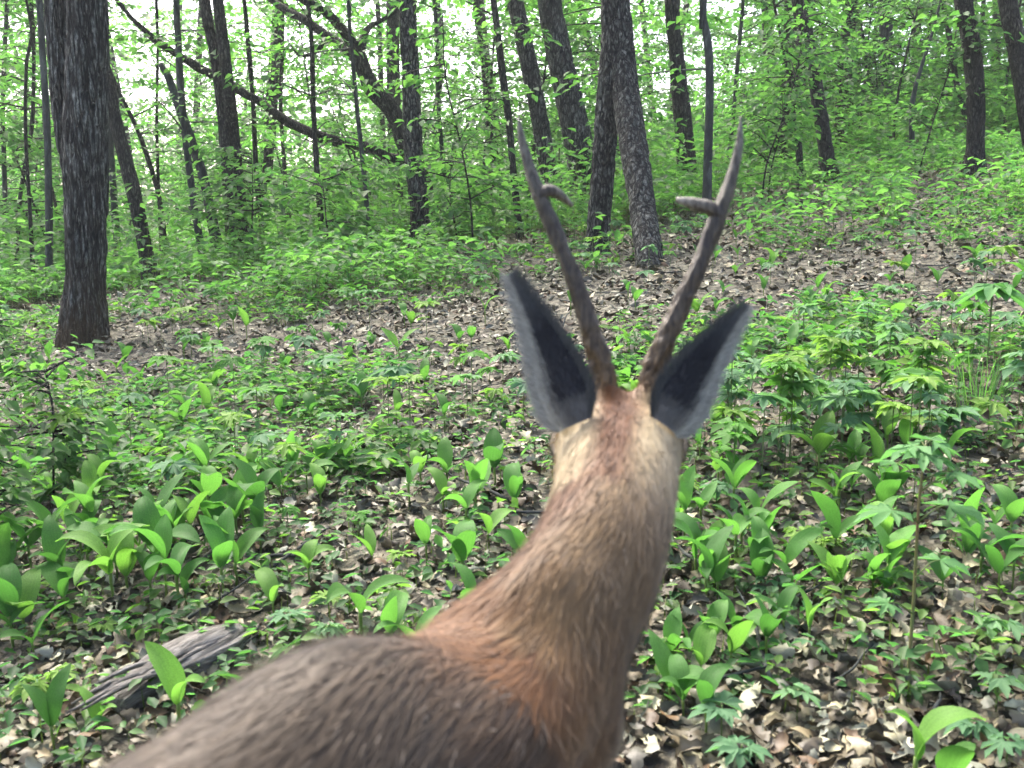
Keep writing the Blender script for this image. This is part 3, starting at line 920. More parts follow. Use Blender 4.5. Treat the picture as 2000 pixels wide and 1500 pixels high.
HAND = [(60, 1060), (110, 1095), (150, 1040), (215, 1110), (250, 1050), (290, 1100), (330, 1010), (345, 1120), (395, 960), (375, 1005), (415, 990), (180, 1000), (460, 1070),
        (605, 1070), (640, 880), (670, 870), (490, 880), (590, 905), (215, 860), (190, 930), (280, 885), (350, 885), (440, 1010), (500, 1010), (20, 1190), (65, 1205), (25, 1070), (130, 1130), (300, 1040), (90, 1020),
        (190, 1345), (540, 1140),
        (770, 790), (540, 775), (600, 790), (985, 880), (880, 930), (930, 940), (820, 890), (910, 970), (1010, 930), (715, 1030), (825, 1030), (905, 1060), (1035, 1050), (870, 880), (800, 930), (960, 1000),
        (985, 660), (1105, 660), (920, 640), (1225, 655), (1280, 660), (820, 720), (700, 760), (860, 790),
        (1490, 960), (1440, 1010), (1480, 1040), (1385, 1080), (1410, 1090), (1360, 1060), (1550, 1090), (1700, 1080), (1725, 1090), (1650, 1105), (1590, 1170), (1530, 1160), (1400, 1185), (1440, 1215), (1310, 1200),
        (1340, 1190), (1370, 1235), (1490, 1200), (1310, 1270), (1385, 1330), (1330, 1300), (1440, 1160), (1980, 1000), (1900, 1030), (1960, 1070), (1850, 1080), (1995, 1060), (1930, 1050), (1720, 790), (1740, 810), (1640, 1080)]
for px, py in HAND:
    q = G(px + rng.normal(0, 6), py, .10)
    cl = px < 520 and 930 < py < 1150
    lily(q[0], q[1], rng.uniform(.72, 1.0) * (.85 if q[1] < 1.9 else 1.22 if cl else 1))
    if cl:
        lily(q[0] + rng.normal(0, .05), q[1] + rng.normal(0, .06), rng.uniform(.9, 1.2))
for px, py, s_, a_ in [(705, 1225, 1.15, .6), (765, 1250, .95, 2.0), (815, 1250, 1.05, 1.2), (915, 1225, 1.15, 2.2), (495, 1350, 1.0, 1.0), (350, 1405, 1.05, 2.8), (100, 1420, .9, .4), (20, 1215, 1.05, 1.5)]:
    q = G(px, py, .06)
    lily(q[0], q[1], s_, 2, a_)
q = G(1790, 1470, .10); lily(q[0], q[1], 1.05, 2, math.pi * .95)
q = G(1855, 1460, .10); lily(q[0], q[1], .9, 2, .6)
while len(lily_sites) < 297:
    y = 1.9 + 5.3 * rng.random() ** 1.25
    x = rng.uniform(-.56, .56) * y
    if noise2(np.array([x]), np.array([y]), .7, 21)[0] < .5: continue
    if -.35 < x < .3 and y < 2.0: continue
    lily(x, y, rng.uniform(.7, 1.0))

# ------------------------------------------------------------------ lobed herbs
def palm_mesh(T, Fc, seed):
    r = np.random.default_rng(seed)
    T = T.copy(); T[1:] += r.normal(0, .035, T[1:].shape)
    T[:, 2] -= .15 * (T[:, 0] ** 2 + T[:, 1] ** 2)
    return mesh_np('lobed_leaf', T, Fc, mat=M_palm, smooth=False)
palms = [palm_mesh(T_p5, F_p5, k) for k in range(6)] + [palm_mesh(T_p7, F_p7, 20 + k) for k in range(5)]
nherb = 0
HTINTS = [('bluish green', (.095, .20, .10)), ('mint green', (.13, .25, .12)), ('fresh green', (.085, .215, .045)), ('yellow-green', (.15, .27, .055))]
def herb(x, y, ht, nl, ls, seven=False, yel=False):
    global nherb
    nherb += 1
    gz = h1(x, y)
    wh = near_lm(x, y, LOW)
    root = link('lobed_herb', None, None, (x, y, gz))
    cw, cv = HTINTS[int(rng.integers(0, len(HTINTS)))]
    hw_ = 'low' if ht < .1 else 'mid-height' if ht < .19 else 'tall'
    tag(root, f"{hw_} {cw} {'star' if seven else 'lobed'}-leaved herb near the " + wh, 'plant', 'lobed-leaved herbs', wh, (x, y))
    so = link('stem', stem_me, root)
    so.scale = (.045, .045, ht)
    so.color = (.10, .15, .05, 1)
    a0 = rng.uniform(0, 6.28)
    for k in range(nl):
        o = link('leaf', palms[int(rng.integers(6, 11)) if seven else int(rng.integers(0, 6))], root)
        a = a0 + k * 2.4 + rng.normal(0, .2)
        L = ls * rng.uniform(.75, 1.2)
        o.color = (*(np.array(cv) * rng.uniform(.88, 1.12)), 1)
        zz_ = ht * (1 if k < 4 else rng.uniform(.55, .9))
        o.location = (math.cos(a) * .01, math.sin(a) * .01, zz_ * .985)
        o.scale = (L, L, L)
        o.rotation_euler = (rng.normal(0, .2), rng.normal(.12, .22), a)
for k in range(46):
    q = G(rng.uniform(1420, 1830), rng.uniform(655, 830), .2)
    herb(q[0], q[1], rng.uniform(.16, .32), int(rng.integers(4, 7)), rng.uniform(.05, .08), rng.random() < .7)
for px, py, s_ in [(1620, 1030, .07), (1400, 950, .06), (1470, 1020, .05), (1560, 1040, .06), (1690, 1050, .06), (1500, 1110, .05), (1950, 1330, .06), (1900, 1390, .06), (1560, 1330, .05), (1450, 1440, .06), (1590, 1230, .05), (1960, 1190, .06),
                   (560, 1190, .055), (640, 1230, .06), (120, 1290, .05), (200, 1200, .055), (60, 1330, .06), (1080, 690, .05), (700, 1000, .045), (560, 990, .05), (640, 1150, .05), (780, 1070, .045), (1340, 940, .055), (1970, 1440, .05), (1410, 1390, .065)]:
    q = G(px, py, .07)
    herb(q[0], q[1], rng.uniform(.04, .08), int(rng.integers(3, 6)), s_ * .72, rng.random() < .5)
while nherb < 285:
    y = 2.6 + 7.2 * rng.random() ** 1.1
    x = rng.uniform(-.56, .56) * y
    if noise2(np.array([x]), np.array([y]), .9, 31)[0] < .42: continue
    if x > .5 * (y - 4) and 6 < y and rng.random() < .5: continue
    herb(x, y, rng.uniform(.08, .28), int(rng.integers(3, 6)), rng.uniform(.05, .085), rng.random() < .4)

# ground cover too small and dense to count
acl = Acc()
def cover(n, y0, y1, hr, size, dens_seed, thr, pal, nl=5, pw=1.0, xr=.62, tm=(T_l5, F_l5), filt=None):
    y = y0 + (y1 - y0) * rng.random(n) ** pw
    x = rng.uniform(-xr, xr, n) * y
    k = noise2(x, y, 1.1, dens_seed) + .35 * (noise2(x, y, .35, dens_seed + 1) - .5) > thr
    if filt is not None: k &= filt(x, y)
    x, y = x[k], y[k]; n = len(x)
    ht = rng.uniform(*hr, n)
    idx = np.repeat(np.arange(n), nl)
    m_ = len(idx)
    a = rng.uniform(0, 6.28, n)[idx] + np.tile(np.arange(nl), n) * (2 * math.pi / nl) + rng.normal(0, .25, m_)
    z = H(x, y)[idx] + ht[idx] * rng.uniform(.45, 1.0, m_)
    sp = ht[idx] * rng.uniform(.0, .3, m_)
    Pn = np.stack([x[idx] + np.cos(a) * sp, y[idx] + np.sin(a) * sp, z], 1)
    D, N = leaf_frames(m_, a, rng.normal(.05, .3, m_), .3)
    V, fs = scatter(tm[0], tm[1], Pn, D, N, size * rng.uniform(.6, 1.25, m_), rng.uniform(.5, 1.0, m_))
    c = np.repeat(pal[rng.integers(0, len(pal), n)] * rng.uniform(.75, 1.2, (n, 1)), nl, 0)
    acl.add(V, fs, np.repeat(c, len(tm[0]), 0))
    # stalks: slim upright blades
    Dz = np.tile([0, 0, 1.0], (n, 1)) + rng.normal(0, .08, (n, 3))
    Nn = np.stack([rng.normal(0, .5, n), -np.ones(n), np.zeros(n)], 1)
    Ts = np.array([[0, .5, 0], [0, -.5, 0], [1, 0, 0]])
    V, fs = scatter(Ts, [np.array([[0, 1, 2]])], np.stack([x, y, H(x, y) - .01], 1), Dz, Nn, ht, .004 / ht)
    acl.add(V, fs, (.07, .10, .03))
PALE = np.array([[.06, .16, .055], [.09, .20, .06], [.05, .13, .04], [.11, .22, .045]])
slope_ok = lambda x, y: ~((x > -.1) & (x < 1.7) & (y > 5.6) & (y < 8.1) & (rng.random(len(x)) < .8)) & ~((x > .22 * y - .2) & (y > 5.2) & (y < 11.5) & (x < .50 * y) & (rng.random(len(x)) < .6)) & ~((np.abs(x - .1) < 1.3) & (y > 4.4) & (y < 6.8) & (rng.random(len(x)) < .75))
cover(2600, 1.5, 4.8, (.02, .08), .032, 41, .42, PALE, 4)
cover(7500, 2.8, 8.5, (.03, .13), .048, 43, .46, PALE, 5, 1.0, .62, (T_l5, F_l5), slope_ok)
cover(8500, 6.4, 13.5, (.12, .42), .075, 45, .40, GREENS * 1.1, 6, .8, .62, (T_l5, F_l5), slope_ok)
cover(5500, 8.6, 20, (.3, 1.1), .10, 47, .35, GREENS, 8, .8, .62, (T_l5, F_l5), lambda x, y: ~((x > .22 * y) & (y < 12)))
cover(4800, 15, 40, (.4, 2.2), .17, 49, .3, GREENS, 9, .8, .66, (T_dia, F_dia))
gc = link('ground_cover', acl.mesh('ground_cover', M_leaf, False))
gc['kind'] = 'stuff'
tag(gc, 'low green seedlings and herbs carpeting the forest floor', 'ground cover')

# grass tussocks on the right
def tussock(px, py, nblade, L, label):
    q = G(px, py)
    n = nblade
    root = link('grass_tussock', None, None, (q[0], q[1], h1(q[0], q[1])))
    tag(root, label, 'grass', None)
    a = rng.uniform(0, 6.28, n); r = rng.uniform(0, .07, n)
    Pn = np.stack([r * np.cos(a), r * np.sin(a), np.zeros(n) - .01], 1)
    D = np.stack([np.cos(a) * rng.uniform(.02, .35, n), np.sin(a) * rng.uniform(.02, .35, n), np.ones(n)], 1)
    N = np.stack([np.cos(a + 1), np.sin(a + 1), np.full(n, .1)], 1)
    Ts = np.array([[0, .5, 0], [0, -.5, 0], [.5, .45, .03], [.5, -.45, .03], [.85, .3, .12], [.85, -.3, .12], [1, 0, .2]])
    V, fs = scatter(Ts, [np.array([[0, 1, 3, 2], [2, 3, 5, 4]]), np.array([[4, 5, 6]])], Pn, D, N, L * rng.uniform(.5, 1.1, n), .013)
    ac = Acc(); ac.add(V, fs, leaf_cols(n, 7, .9))
    o = link('blades', ac.mesh('blades', M_leaf), root)
    o['kind'] = 'stuff'
tussock(1918, 800, 70, .22, 'tall upright tuft of grass below the sloping leaf-strewn bank')
tussock(1870, 680, 30, .16, 'smaller tuft of grass uphill of the tall grass tuft')
tussock(1590, 350, 90, .35, 'coarse grass clump between the broken snag and curving trunk')

# tall leafy stalk on the right
q = G(1772, 1345)
gz = h1(q[0], q[1])
st = link('tall_herb', None, None, (q[0], q[1], gz))
tag(st, 'tall thin reddish stalk with whorls of lobed leaves rising above the lily plants', 'plant')
d = q[1]
top = P(1768, 860, d); hh = top[2] - gz
V, fs = tube(np.array([[0, 0, -.02], [.004, .01, hh * .4], [-.003, 0, hh * .75], [.002, 0, hh]]), np.array([.0032, .003, .0025, .0018]), 8, .05)
mS, tS, bsS, _ = new_mat('stalk_skin')
tS.links.new(ramp(tS, nz(tS, 12, 3, coord(tS)), [(.4, (.10, .13, .035)), (.65, (.16, .09, .045))]), bsS.inputs['Base Color'])
link('stem', mesh_np('stem', V, fs, mat=mS), st)
for fr_, a, L in [(.98, .3, .085), (.97, 1.6, .08), (.96, 2.9, .09), (.95, 4.3, .08), (.93, 5.3, .07), (.68, .1, .10), (.67, 3.2, .09), (.45, .35, .085), (.30, 3.4, .06), (.83, 2.2, .07), (.84, 5.4, .07), (.8, 0.0, .08)]:
    z = hh * fr_
    pl = .05 if fr_ < .9 else .015
    V, fs = tube(np.array([[0, 0, z], [math.cos(a) * pl * .6, math.sin(a) * pl * .6, z + pl * .45], [math.cos(a) * pl, math.sin(a) * pl, z + pl * .5]]), np.array([.0014, .0012, .001]), 5, .02)
    pe = link('leaf_stalk', mesh_np('leaf_stalk', V, fs, mat=M_stem), st)
    L *= .72
    o = link('leaf', palms[6 + int(rng.integers(0, 5))], pe)
    o.location = (math.cos(a) * pl, math.sin(a) * pl, z + pl * .5)
    o.scale = (L, L, L)
    o.color = (.10, .23, .085, 1)
    pe.color = (.12, .17, .05, 1)
    o.rotation_euler = (rng.normal(0, .15), rng.normal(.1, .15), a)

# big drooping leaves of a seedling on the right bank
q = P(1905, 566, 3.4)
rt = link('broad_seedling', None, None, (q[0] + .06, q[1], h1(q[0] + .06, q[1])))
tag(rt, 'seedling with large pale drooping leaves on the right bank above the lobed herbs', 'plant')
hh = q[2] - h1(q[0] + .06, q[1]) + .02
so = link('stem', stem_me, rt); so.scale = (.1, .1, hh); so.color = (.1, .15, .05, 1)
for a, L in [(3.3, .19), (2.5, .15), (4.2, .17), (.3, .18), (5.4, .15)]:
    o = link('leaf', palms[int(rng.integers(0, 6))], rt)
    o.location = (0, 0, hh); o.scale = (L, L * .7, L); o.color = (.10, .24, .08, 1); o.rotation_euler = (0, rng.normal(.2, .08), a)

# leafy shrub at the left edge, close to the camera
for (px, py, ht, dd, lab) in [(20, 1010, .5, 2.3, 'dark leafy shrub crowding in beside the dense lily clump'), (-40, 900, .55, 2.7, 'taller dark shrub behind the leafy shrub by the lily clump'), (95, 900, .42, 2.9, 'small dark shrub uphill of the dense lily clump'),
                              (30, 700, .5, 4.2, 'bushy green shrub near the big rough-barked tree')]:
    q = P(px, py, dd)
    sapling('shrub', lab, q[0], q[1], ht, (rng.normal(0, .1), 0), 24, .036, None, (.08, .2), .8, 'shrub', r=.004, per=95, f0=.2)

# ------------------------------------------------------------------ deer
mF, tF, bF, oF = new_mat('deer_coat')
at = tF.nodes.new('ShaderNodeAttribute'); at.attribute_name = 'Col'
n = nz(tF, 70, 4, coord(tF, 'Object'))
tF.links.new(mixc(tF, at.outputs['Color'], ramp(tF, n, [(.3, (.9, .9, .9)), (.7, (1.1, 1.09, 1.08))]), 1.0), bF.inputs['Base Color'])
bF.inputs['Roughness'].default_value = .62
bF.inputs['Specular IOR Level'].default_value = .25
bF.inputs['Sheen Weight'].default_value = .15

AX = np.array([.72, .694, 0]); LAT = np.array([.694, -.72, 0])       # forward, the deer's right
WI = np.array([-.083, .60, 0])
def body(s, lat, z): return WI - AX * s + LAT * lat + np.array([0, 0, z])
rings = [(body(.66, 0, .60), .012, .02), (body(.645, 0, .615), .035, .05), (body(.60, 0, .60), .085, .105), (body(.52, 0, .595), .108, .13), (body(.40, 0, .585), .105, .13), (body(.25, 0, .562), .112, .130),
         (body(.12, 0, .564), .110, .145), (body(.02, 0, .580), .100, .160), (body(-.06, -.006, .590), .074, .134), (body(-.115, -.026, .606), .060, .108),
         (P(1072, 1275, .718), .056, .095), (P(1118, 1190, .75), .0545, .078), (P(1165, 1100, .79), .056, .068), (P(1192, 1010, .84), .056, .061), (P(1203, 940, .885), .058, .056),
         (P(1207, 895, .925), .0615, .054), (P(1208, 876, .965), .065, .054), (P(1209, 880, 1.005), .060, .055), (P(1210, 915, 1.05), .046, .048), (P(1211, 960, 1.095), .034, .038), (P(1212, 1000, 1.135), .029, .030), (P(1212, 1020, 1.155), .022, .02), (P(1212, 1026, 1.163), .008, .008)]
RC = np.array([np.concatenate([c, [a, b]]) for c, a, b in rings])
RS = catmull(RC, .012)
C = RS[:, :3]; Tn = unit(np.gradient(C, axis=0))
Zu = np.array([0, 0, 1.0])
side = unit(np.cross(Tn, Zu)); upv = np.cross(side, Tn)
ns = 40
th = np.linspace(0, 2 * math.pi, ns, endpoint=False)
cx, sx = np.cos(th), np.sin(th)
shp = np.sign(sx) * np.abs(sx) ** 1.1
V = (C[:, None] + side[:, None] * (RS[:, 3:4] * cx[None])[..., None] + upv[:, None] * (RS[:, 4:5] * shp[None])[..., None]).reshape(-1, 3)
nn = len(C)
i = np.arange(nn - 1)[:, None] * ns; j = np.arange(ns)[None]; j2 = (j + 1) % ns
Fq = np.stack([i + j, i + j2, i + ns + j2, i + ns + j], -1).reshape(-1, 4)
V = np.vstack([V, C[:1], C[-1:]])
jj = np.arange(ns)
caps = np.vstack([np.column_stack([np.full(ns, len(V) - 2), (jj + 1) % ns, jj]), np.column_stack([np.full(ns, len(V) - 1), (nn - 1) * ns + jj, (nn - 1) * ns + (jj + 1) % ns])])
ac = Acc(); ac.add(V, [Fq, caps], (1, 1, 1))
def leg(pts, rad):
    V, fs = tube(np.array(pts), np.array(rad), 14, .02)
    ac.add(V, fs, (1, 1, 1))
for sgn in (-1, 1):
    f = body(.03 + .03 * sgn, .055 * sgn, 0); gz = h1(f[0], f[1])
    leg([body(.06, .06 * sgn, .60), body(.05, .075 * sgn, .50), body(.065, .07 * sgn, .42), body(.035 + .03 * sgn, .06 * sgn, .25 + gz * .4), body(.035 + .03 * sgn, .056 * sgn, .09 + gz), body(.02 + .03 * sgn, .055 * sgn, .045 + gz), body(.0 + .03 * sgn, .055 * sgn, gz + .004)],
        [.06, .058, .042, .021, .0135, .018, .019])
    f = body(.56 + .05 * sgn, .06 * sgn, 0); gz = h1(f[0], f[1])
    leg([body(.50, .06 * sgn, .62), body(.47, .078 * sgn, .50), body(.45 + .03 * sgn, .075 * sgn, .40), body(.54 + .04 * sgn, .065 * sgn, .28 + gz * .5), body(.57 + .05 * sgn, .062 * sgn, .24 + gz * .6), body(.545 + .05 * sgn, .06 * sgn, .09 + gz), body(.53 + .05 * sgn, .06 * sgn, .04 + gz), body(.51 + .05 * sgn, .06 * sgn, gz + .004)],
        [.085, .08, .055, .028, .022, .0145, .018, .019])
for ba, bb in (((1192, 805, .95), (1179, 742, .955)), ((1258, 805, .95), (1272, 742, .955))):      # pedicles
    V, fs = tube(np.array([P(*ba), (P(*ba) + P(*bb)) / 2, P(*bb)]), np.array([.021, .016, .0125]), 14, .008)
    ac.add(V, fs, (1, 1, 1))
for ba, bb in (((1140, 868, .93), (1118, 806, .915)), ((1280, 870, .93), (1306, 808, .915))):         # ear roots
    V, fs = tube(np.array([P(*ba), (P(*ba) + P(*bb)) / 2, P(*bb)]), np.array([.022, .021, .012]), 14, .008)
    ac.add(V, fs, (1, 1, 1))
V, fs = tube(np.array([body(.06, .04, .645), body(-.05, .032, .645), P(1078, 1285, .705), P(1120, 1180, .75)]), np.array([.05, .06, .052, .03]), 20, .012)
ac.add(V, fs, (1, 1, 1))                                     # muscle in front of the shoulder blade
# brow ridges over the eyes
for sgn, px in ((-1, 1098), (1, 1318)):
    c0 = P(px, 862, .985)
    V, fs = tube(np.array([c0 + [0, -.03, -.012], c0, c0 + [0, .03, -.004]]), np.array([.008, .016, .008]), 12, .008)
    ac.add(V, fs, (1, 1, 1))
V, fs = tube(np.array([body(.64, 0, .655), body(.672, 0, .62), body(.68, 0, .57)]), np.array([.02, .022, .006]), 12, .012)
ac.add(V, fs, (1, 1, 1))
tmp = bpy.data.objects.new('tmp_body', ac.mesh('tmp_body', None))
COL.objects.link(tmp)
tmp.data.materials.clear()
md = tmp.modifiers.new('r', 'REMESH'); md.mode = 'VOXEL'; md.voxel_size = .0058
md2 = tmp.modifiers.new('s', 'SMOOTH'); md2.factor = .5; md2.iterations = 22
dg = bpy.context.evaluated_depsgraph_get()
dm = bpy.data.meshes.new_from_object(tmp.evaluated_get(dg))
tm_ = tmp.data
bpy.data.objects.remove(tmp)
bpy.data.meshes.remove(tm_)
nv = len(dm.vertices)
BV = np.zeros(nv * 3, np.float32); dm.vertices.foreach_get('co', BV); BV = BV.reshape(-1, 3).astype(float)
ED = np.zeros(len(dm.edges) * 2, np.int32); dm.edges.foreach_get('vertices', ED); ED = ED.reshape(-1, 2)
deg = np.bincount(ED.ravel(), minlength=nv)[:, None]
wz = np.clip(1.35 - np.linalg.norm(BV - (body(-.07, .02, .67)), axis=1) / .13, 0, 1)[:, None]
for _ in range(110):
    S_ = np.stack([np.bincount(ED[:, 0], BV[ED[:, 1], k_], nv) + np.bincount(ED[:, 1], BV[ED[:, 0], k_], nv) for k_ in range(3)], 1)
    BV = BV + (S_ / deg - BV) * .6 * wz
dm.vertices.foreach_set('co', BV.astype(np.float32).ravel()); dm.update()
BV = np.zeros(nv * 3, np.float32); dm.vertices.foreach_get('co', BV); BV = BV.reshape(-1, 3).astype(float)
BN = np.zeros(nv * 3, np.float32); dm.vertices.foreach_get('normal', BN); BN = BN.reshape(-1, 3).astype(float)

ridx = np.linspace(0, len(RC) - 1, 1)[0]
# ring parameter for each smooth ring
seg = []
for k in range(len(RC) - 1):
    m_ = max(2, int(round(np.linalg.norm(RC[k + 1, :3] - RC[k, :3]) / .012)))
    seg.append(k + np.linspace(0, 1, m_, endpoint=False))
RP = np.concatenate(seg + [[len(RC) - 1]])
def nearest_ring(p):
    out = np.zeros(len(p), int)
    for a in range(0, len(p), 4000):
        dd = ((p[a:a + 4000, None] - C[None]) ** 2).sum(-1)
        out[a:a + 4000] = dd.argmin(1)
    return out
def lerp_stops(v, stops):
    xs = [s_[0] for s_ in stops]
    return np.stack([np.interp(v, xs, [s_[1][k] for s_ in stops]) for k in range(3)], 1)
def coat(p):
    r = nearest_ring(p)
    v = RP[r]
    rel = p - C[r]
    up = (rel * upv[r]).sum(1) / RS[r, 4]
    lat = (rel * side[r]).sum(1) / RS[r, 3]
    n1 = noise(p * 22, 51); n2 = noise(p * np.array([60, 60, 60]), 52)
    v2 = v + (n1 - .5) * 1.0
    top = lerp_stops(v2, [(0, (.20, .15, .10)), (3, (.10, .085, .07)), (7, (.088, .077, .066)), (7.9, (.095, .068, .046)), (8.5, (.15, .072, .022)), (9.8, (.17, .085, .03)), (10.6, (.125, .07, .032)), (12, (.13, .072, .034)), (13.3, (.15, .074, .028)), (14.5, (.17, .078, .026)), (15.6, (.20, .095, .034)), (17, (.16, .10, .05)), (20, (.08, .065, .05)), (22, (.02, .018, .018))])
    sidec = lerp_stops(v2, [(0, (.22, .17, .12)), (3, (.13, .108, .085)), (7, (.135, .125, .108)), (8, (.13, .105, .08)), (8.6, (.16, .08, .026)), (9.5, (.19, .115, .05)), (10.6, (.19, .145, .085)), (12, (.20, .155, .095)), (13.0, (.29, .25, .18)), (13.9, (.62, .60, .48)), (15.1, (.62, .60, .48)), (15.7, (.18, .15, .10)), (16.4, (.13, .105, .07)), (18, (.15, .12, .085)), (22, (.03, .025, .025))])
    a = np.clip((.62 - np.abs(lat)) / .42 + (n1 - .5) * .5, 0, 1) * (up > -.2)
    a = np.where(v > 12.6, np.clip((.46 - np.abs(lat)) / .3 + (n1 - .5) * .3, 0, 1) * (up > -.2), a)
    a = np.where((v > 10) & (v <= 12.6), np.clip((.35 - lat) / .8 + (n1 - .5) * .5, 0, 1) * (up > -.3), a)
    a = np.where(v < 10, np.clip((up - .1) / .5, 0, 1), a)
    c = sidec * (1 - a[:, None]) + top * a[:, None]
    belly = np.clip((-up - .55) / .3, 0, 1) * (v < 12)
    c = c * (1 - belly[:, None]) + np.array([.30, .27, .22]) * belly[:, None]
    c = c * (.92 + .16 * n2)[:, None]
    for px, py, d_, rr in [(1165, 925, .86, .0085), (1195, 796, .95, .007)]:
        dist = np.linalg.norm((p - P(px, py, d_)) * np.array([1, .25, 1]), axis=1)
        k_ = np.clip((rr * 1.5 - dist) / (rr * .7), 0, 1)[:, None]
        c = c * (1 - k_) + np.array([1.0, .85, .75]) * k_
    leg_ = np.clip((.40 - p[:, 2]) / .08, 0, 1)[:, None]
    c = c * (1 - leg_) + np.array([.17, .115, .065]) * leg_
    hoof = (p[:, 2] - H(p[:, 0], p[:, 1]) < .035)[:, None]
    c = c * np.array([.60, .50, .37])
    return np.where(hoof, np.array([.02, .018, .016]), c), r
bc, br = coat(BV)
cc = np.ones((nv, 4), np.float32); cc[:, :3] = bc
ca = dm.color_attributes.new('Col', 'FLOAT_COLOR', 'POINT'); ca.data.foreach_set('color', cc.ravel())
dm.polygons.foreach_set('use_smooth', np.ones(len(dm.polygons), bool))
dm.materials.append(mF)
dm.name = 'body'
droot = link('deer', None, None, (WI[0], WI[1], h1(WI[0], WI[1])))
D0 = np.array(droot.location)
tag(droot, 'antlered brown deer seen from behind, grey back and tan neck, looking away', 'deer')
def shift(me):
    v = np.zeros(len(me.vertices) * 3, np.float32); me.vertices.foreach_get('co', v)
    v = v.reshape(-1, 3) - D0.astype(np.float32); me.vertices.foreach_set('co', v.ravel()); me.update()
    return me
bodyo = link('body', shift(dm), droot)

# coat hairs
dm.calc_loop_triangles()
nt_ = len(dm.loop_triangles)
TR = np.zeros(nt_ * 3, np.int32); dm.loop_triangles.foreach_get('vertices', TR); TR = TR.reshape(-1, 3)
A3 = BV[TR]
area = .5 * np.linalg.norm(np.cross(A3[:, 1] - A3[:, 0], A3[:, 2] - A3[:, 0]), axis=1)
wgt = area * np.where(A3[:, :, 2].mean(1) < .42, .25, 1.0)
nh = 84000
ti = rng.choice(nt_, nh, p=wgt / wgt.sum())
u1, u2 = np.sqrt(rng.random(nh)), rng.random(nh)
bw = np.stack([1 - u1, u1 * (1 - u2), u1 * u2], 1)[:, :, None]
hp = (A3[ti] * bw).sum(1); hn = unit((BN[TR[ti]] * bw).sum(1)); hc = (bc[TR[ti]] * bw).sum(1)
hr = br[TR[ti][:, 0]]
flow = -Tn[hr] + np.array([0, 0, -.25]) + rng.normal(0, .10, (nh, 3)) + (np.stack([noise(hp * 14, 71 + k_) for k_ in range(3)], 1) - .5) * .5
flow = unit(flow - hn * (flow * hn).sum(1, keepdims=True))
lift = rng.uniform(.06, .26, nh)[:, None]
lift = np.where(rng.random((nh, 1)) < .05, rng.uniform(.5, 1.1, (nh, 1)), lift)
hd = unit(flow + hn * lift)
hv = RP[hr]
hl = np.interp(hv, [0, 8, 10, 13, 15, 18, 22], [.03, .029, .024, .018, .014, .009, .004]) * rng.uniform(.6, 1.25, nh)
hl = np.where(hp[:, 2] < .40, .007, hl)
wid = np.full(nh, .0005)
lateral = unit(np.cross(hd, hn))
p0a, p0b = hp - lateral * wid[:, None], hp + lateral * wid[:, None]
m1 = hp + hd * (hl * .55)[:, None]
p1a, p1b = m1 - lateral * (wid * .75)[:, None], m1 + lateral * (wid * .75)[:, None]
tip = hp + hd * hl[:, None] - hn * (hl * .08)[:, None]
HV = np.stack([p0a, p0b, p1b, p1a, tip], 1).reshape(-1, 3) - D0
o5 = (np.arange(nh) * 5)[:, None]
hcol = hc * rng.uniform(.6, 1.5, (nh, 1))
furm = mesh_np('coat_hair', HV, [np.array([[0, 1, 2, 3]]) + o5, np.array([[3, 2, 4]]) + o5], np.repeat(hcol, 5, 0), None, True, mF)
fo = link('coat_hair', furm, bodyo)
fo['kind'] = 'stuff'

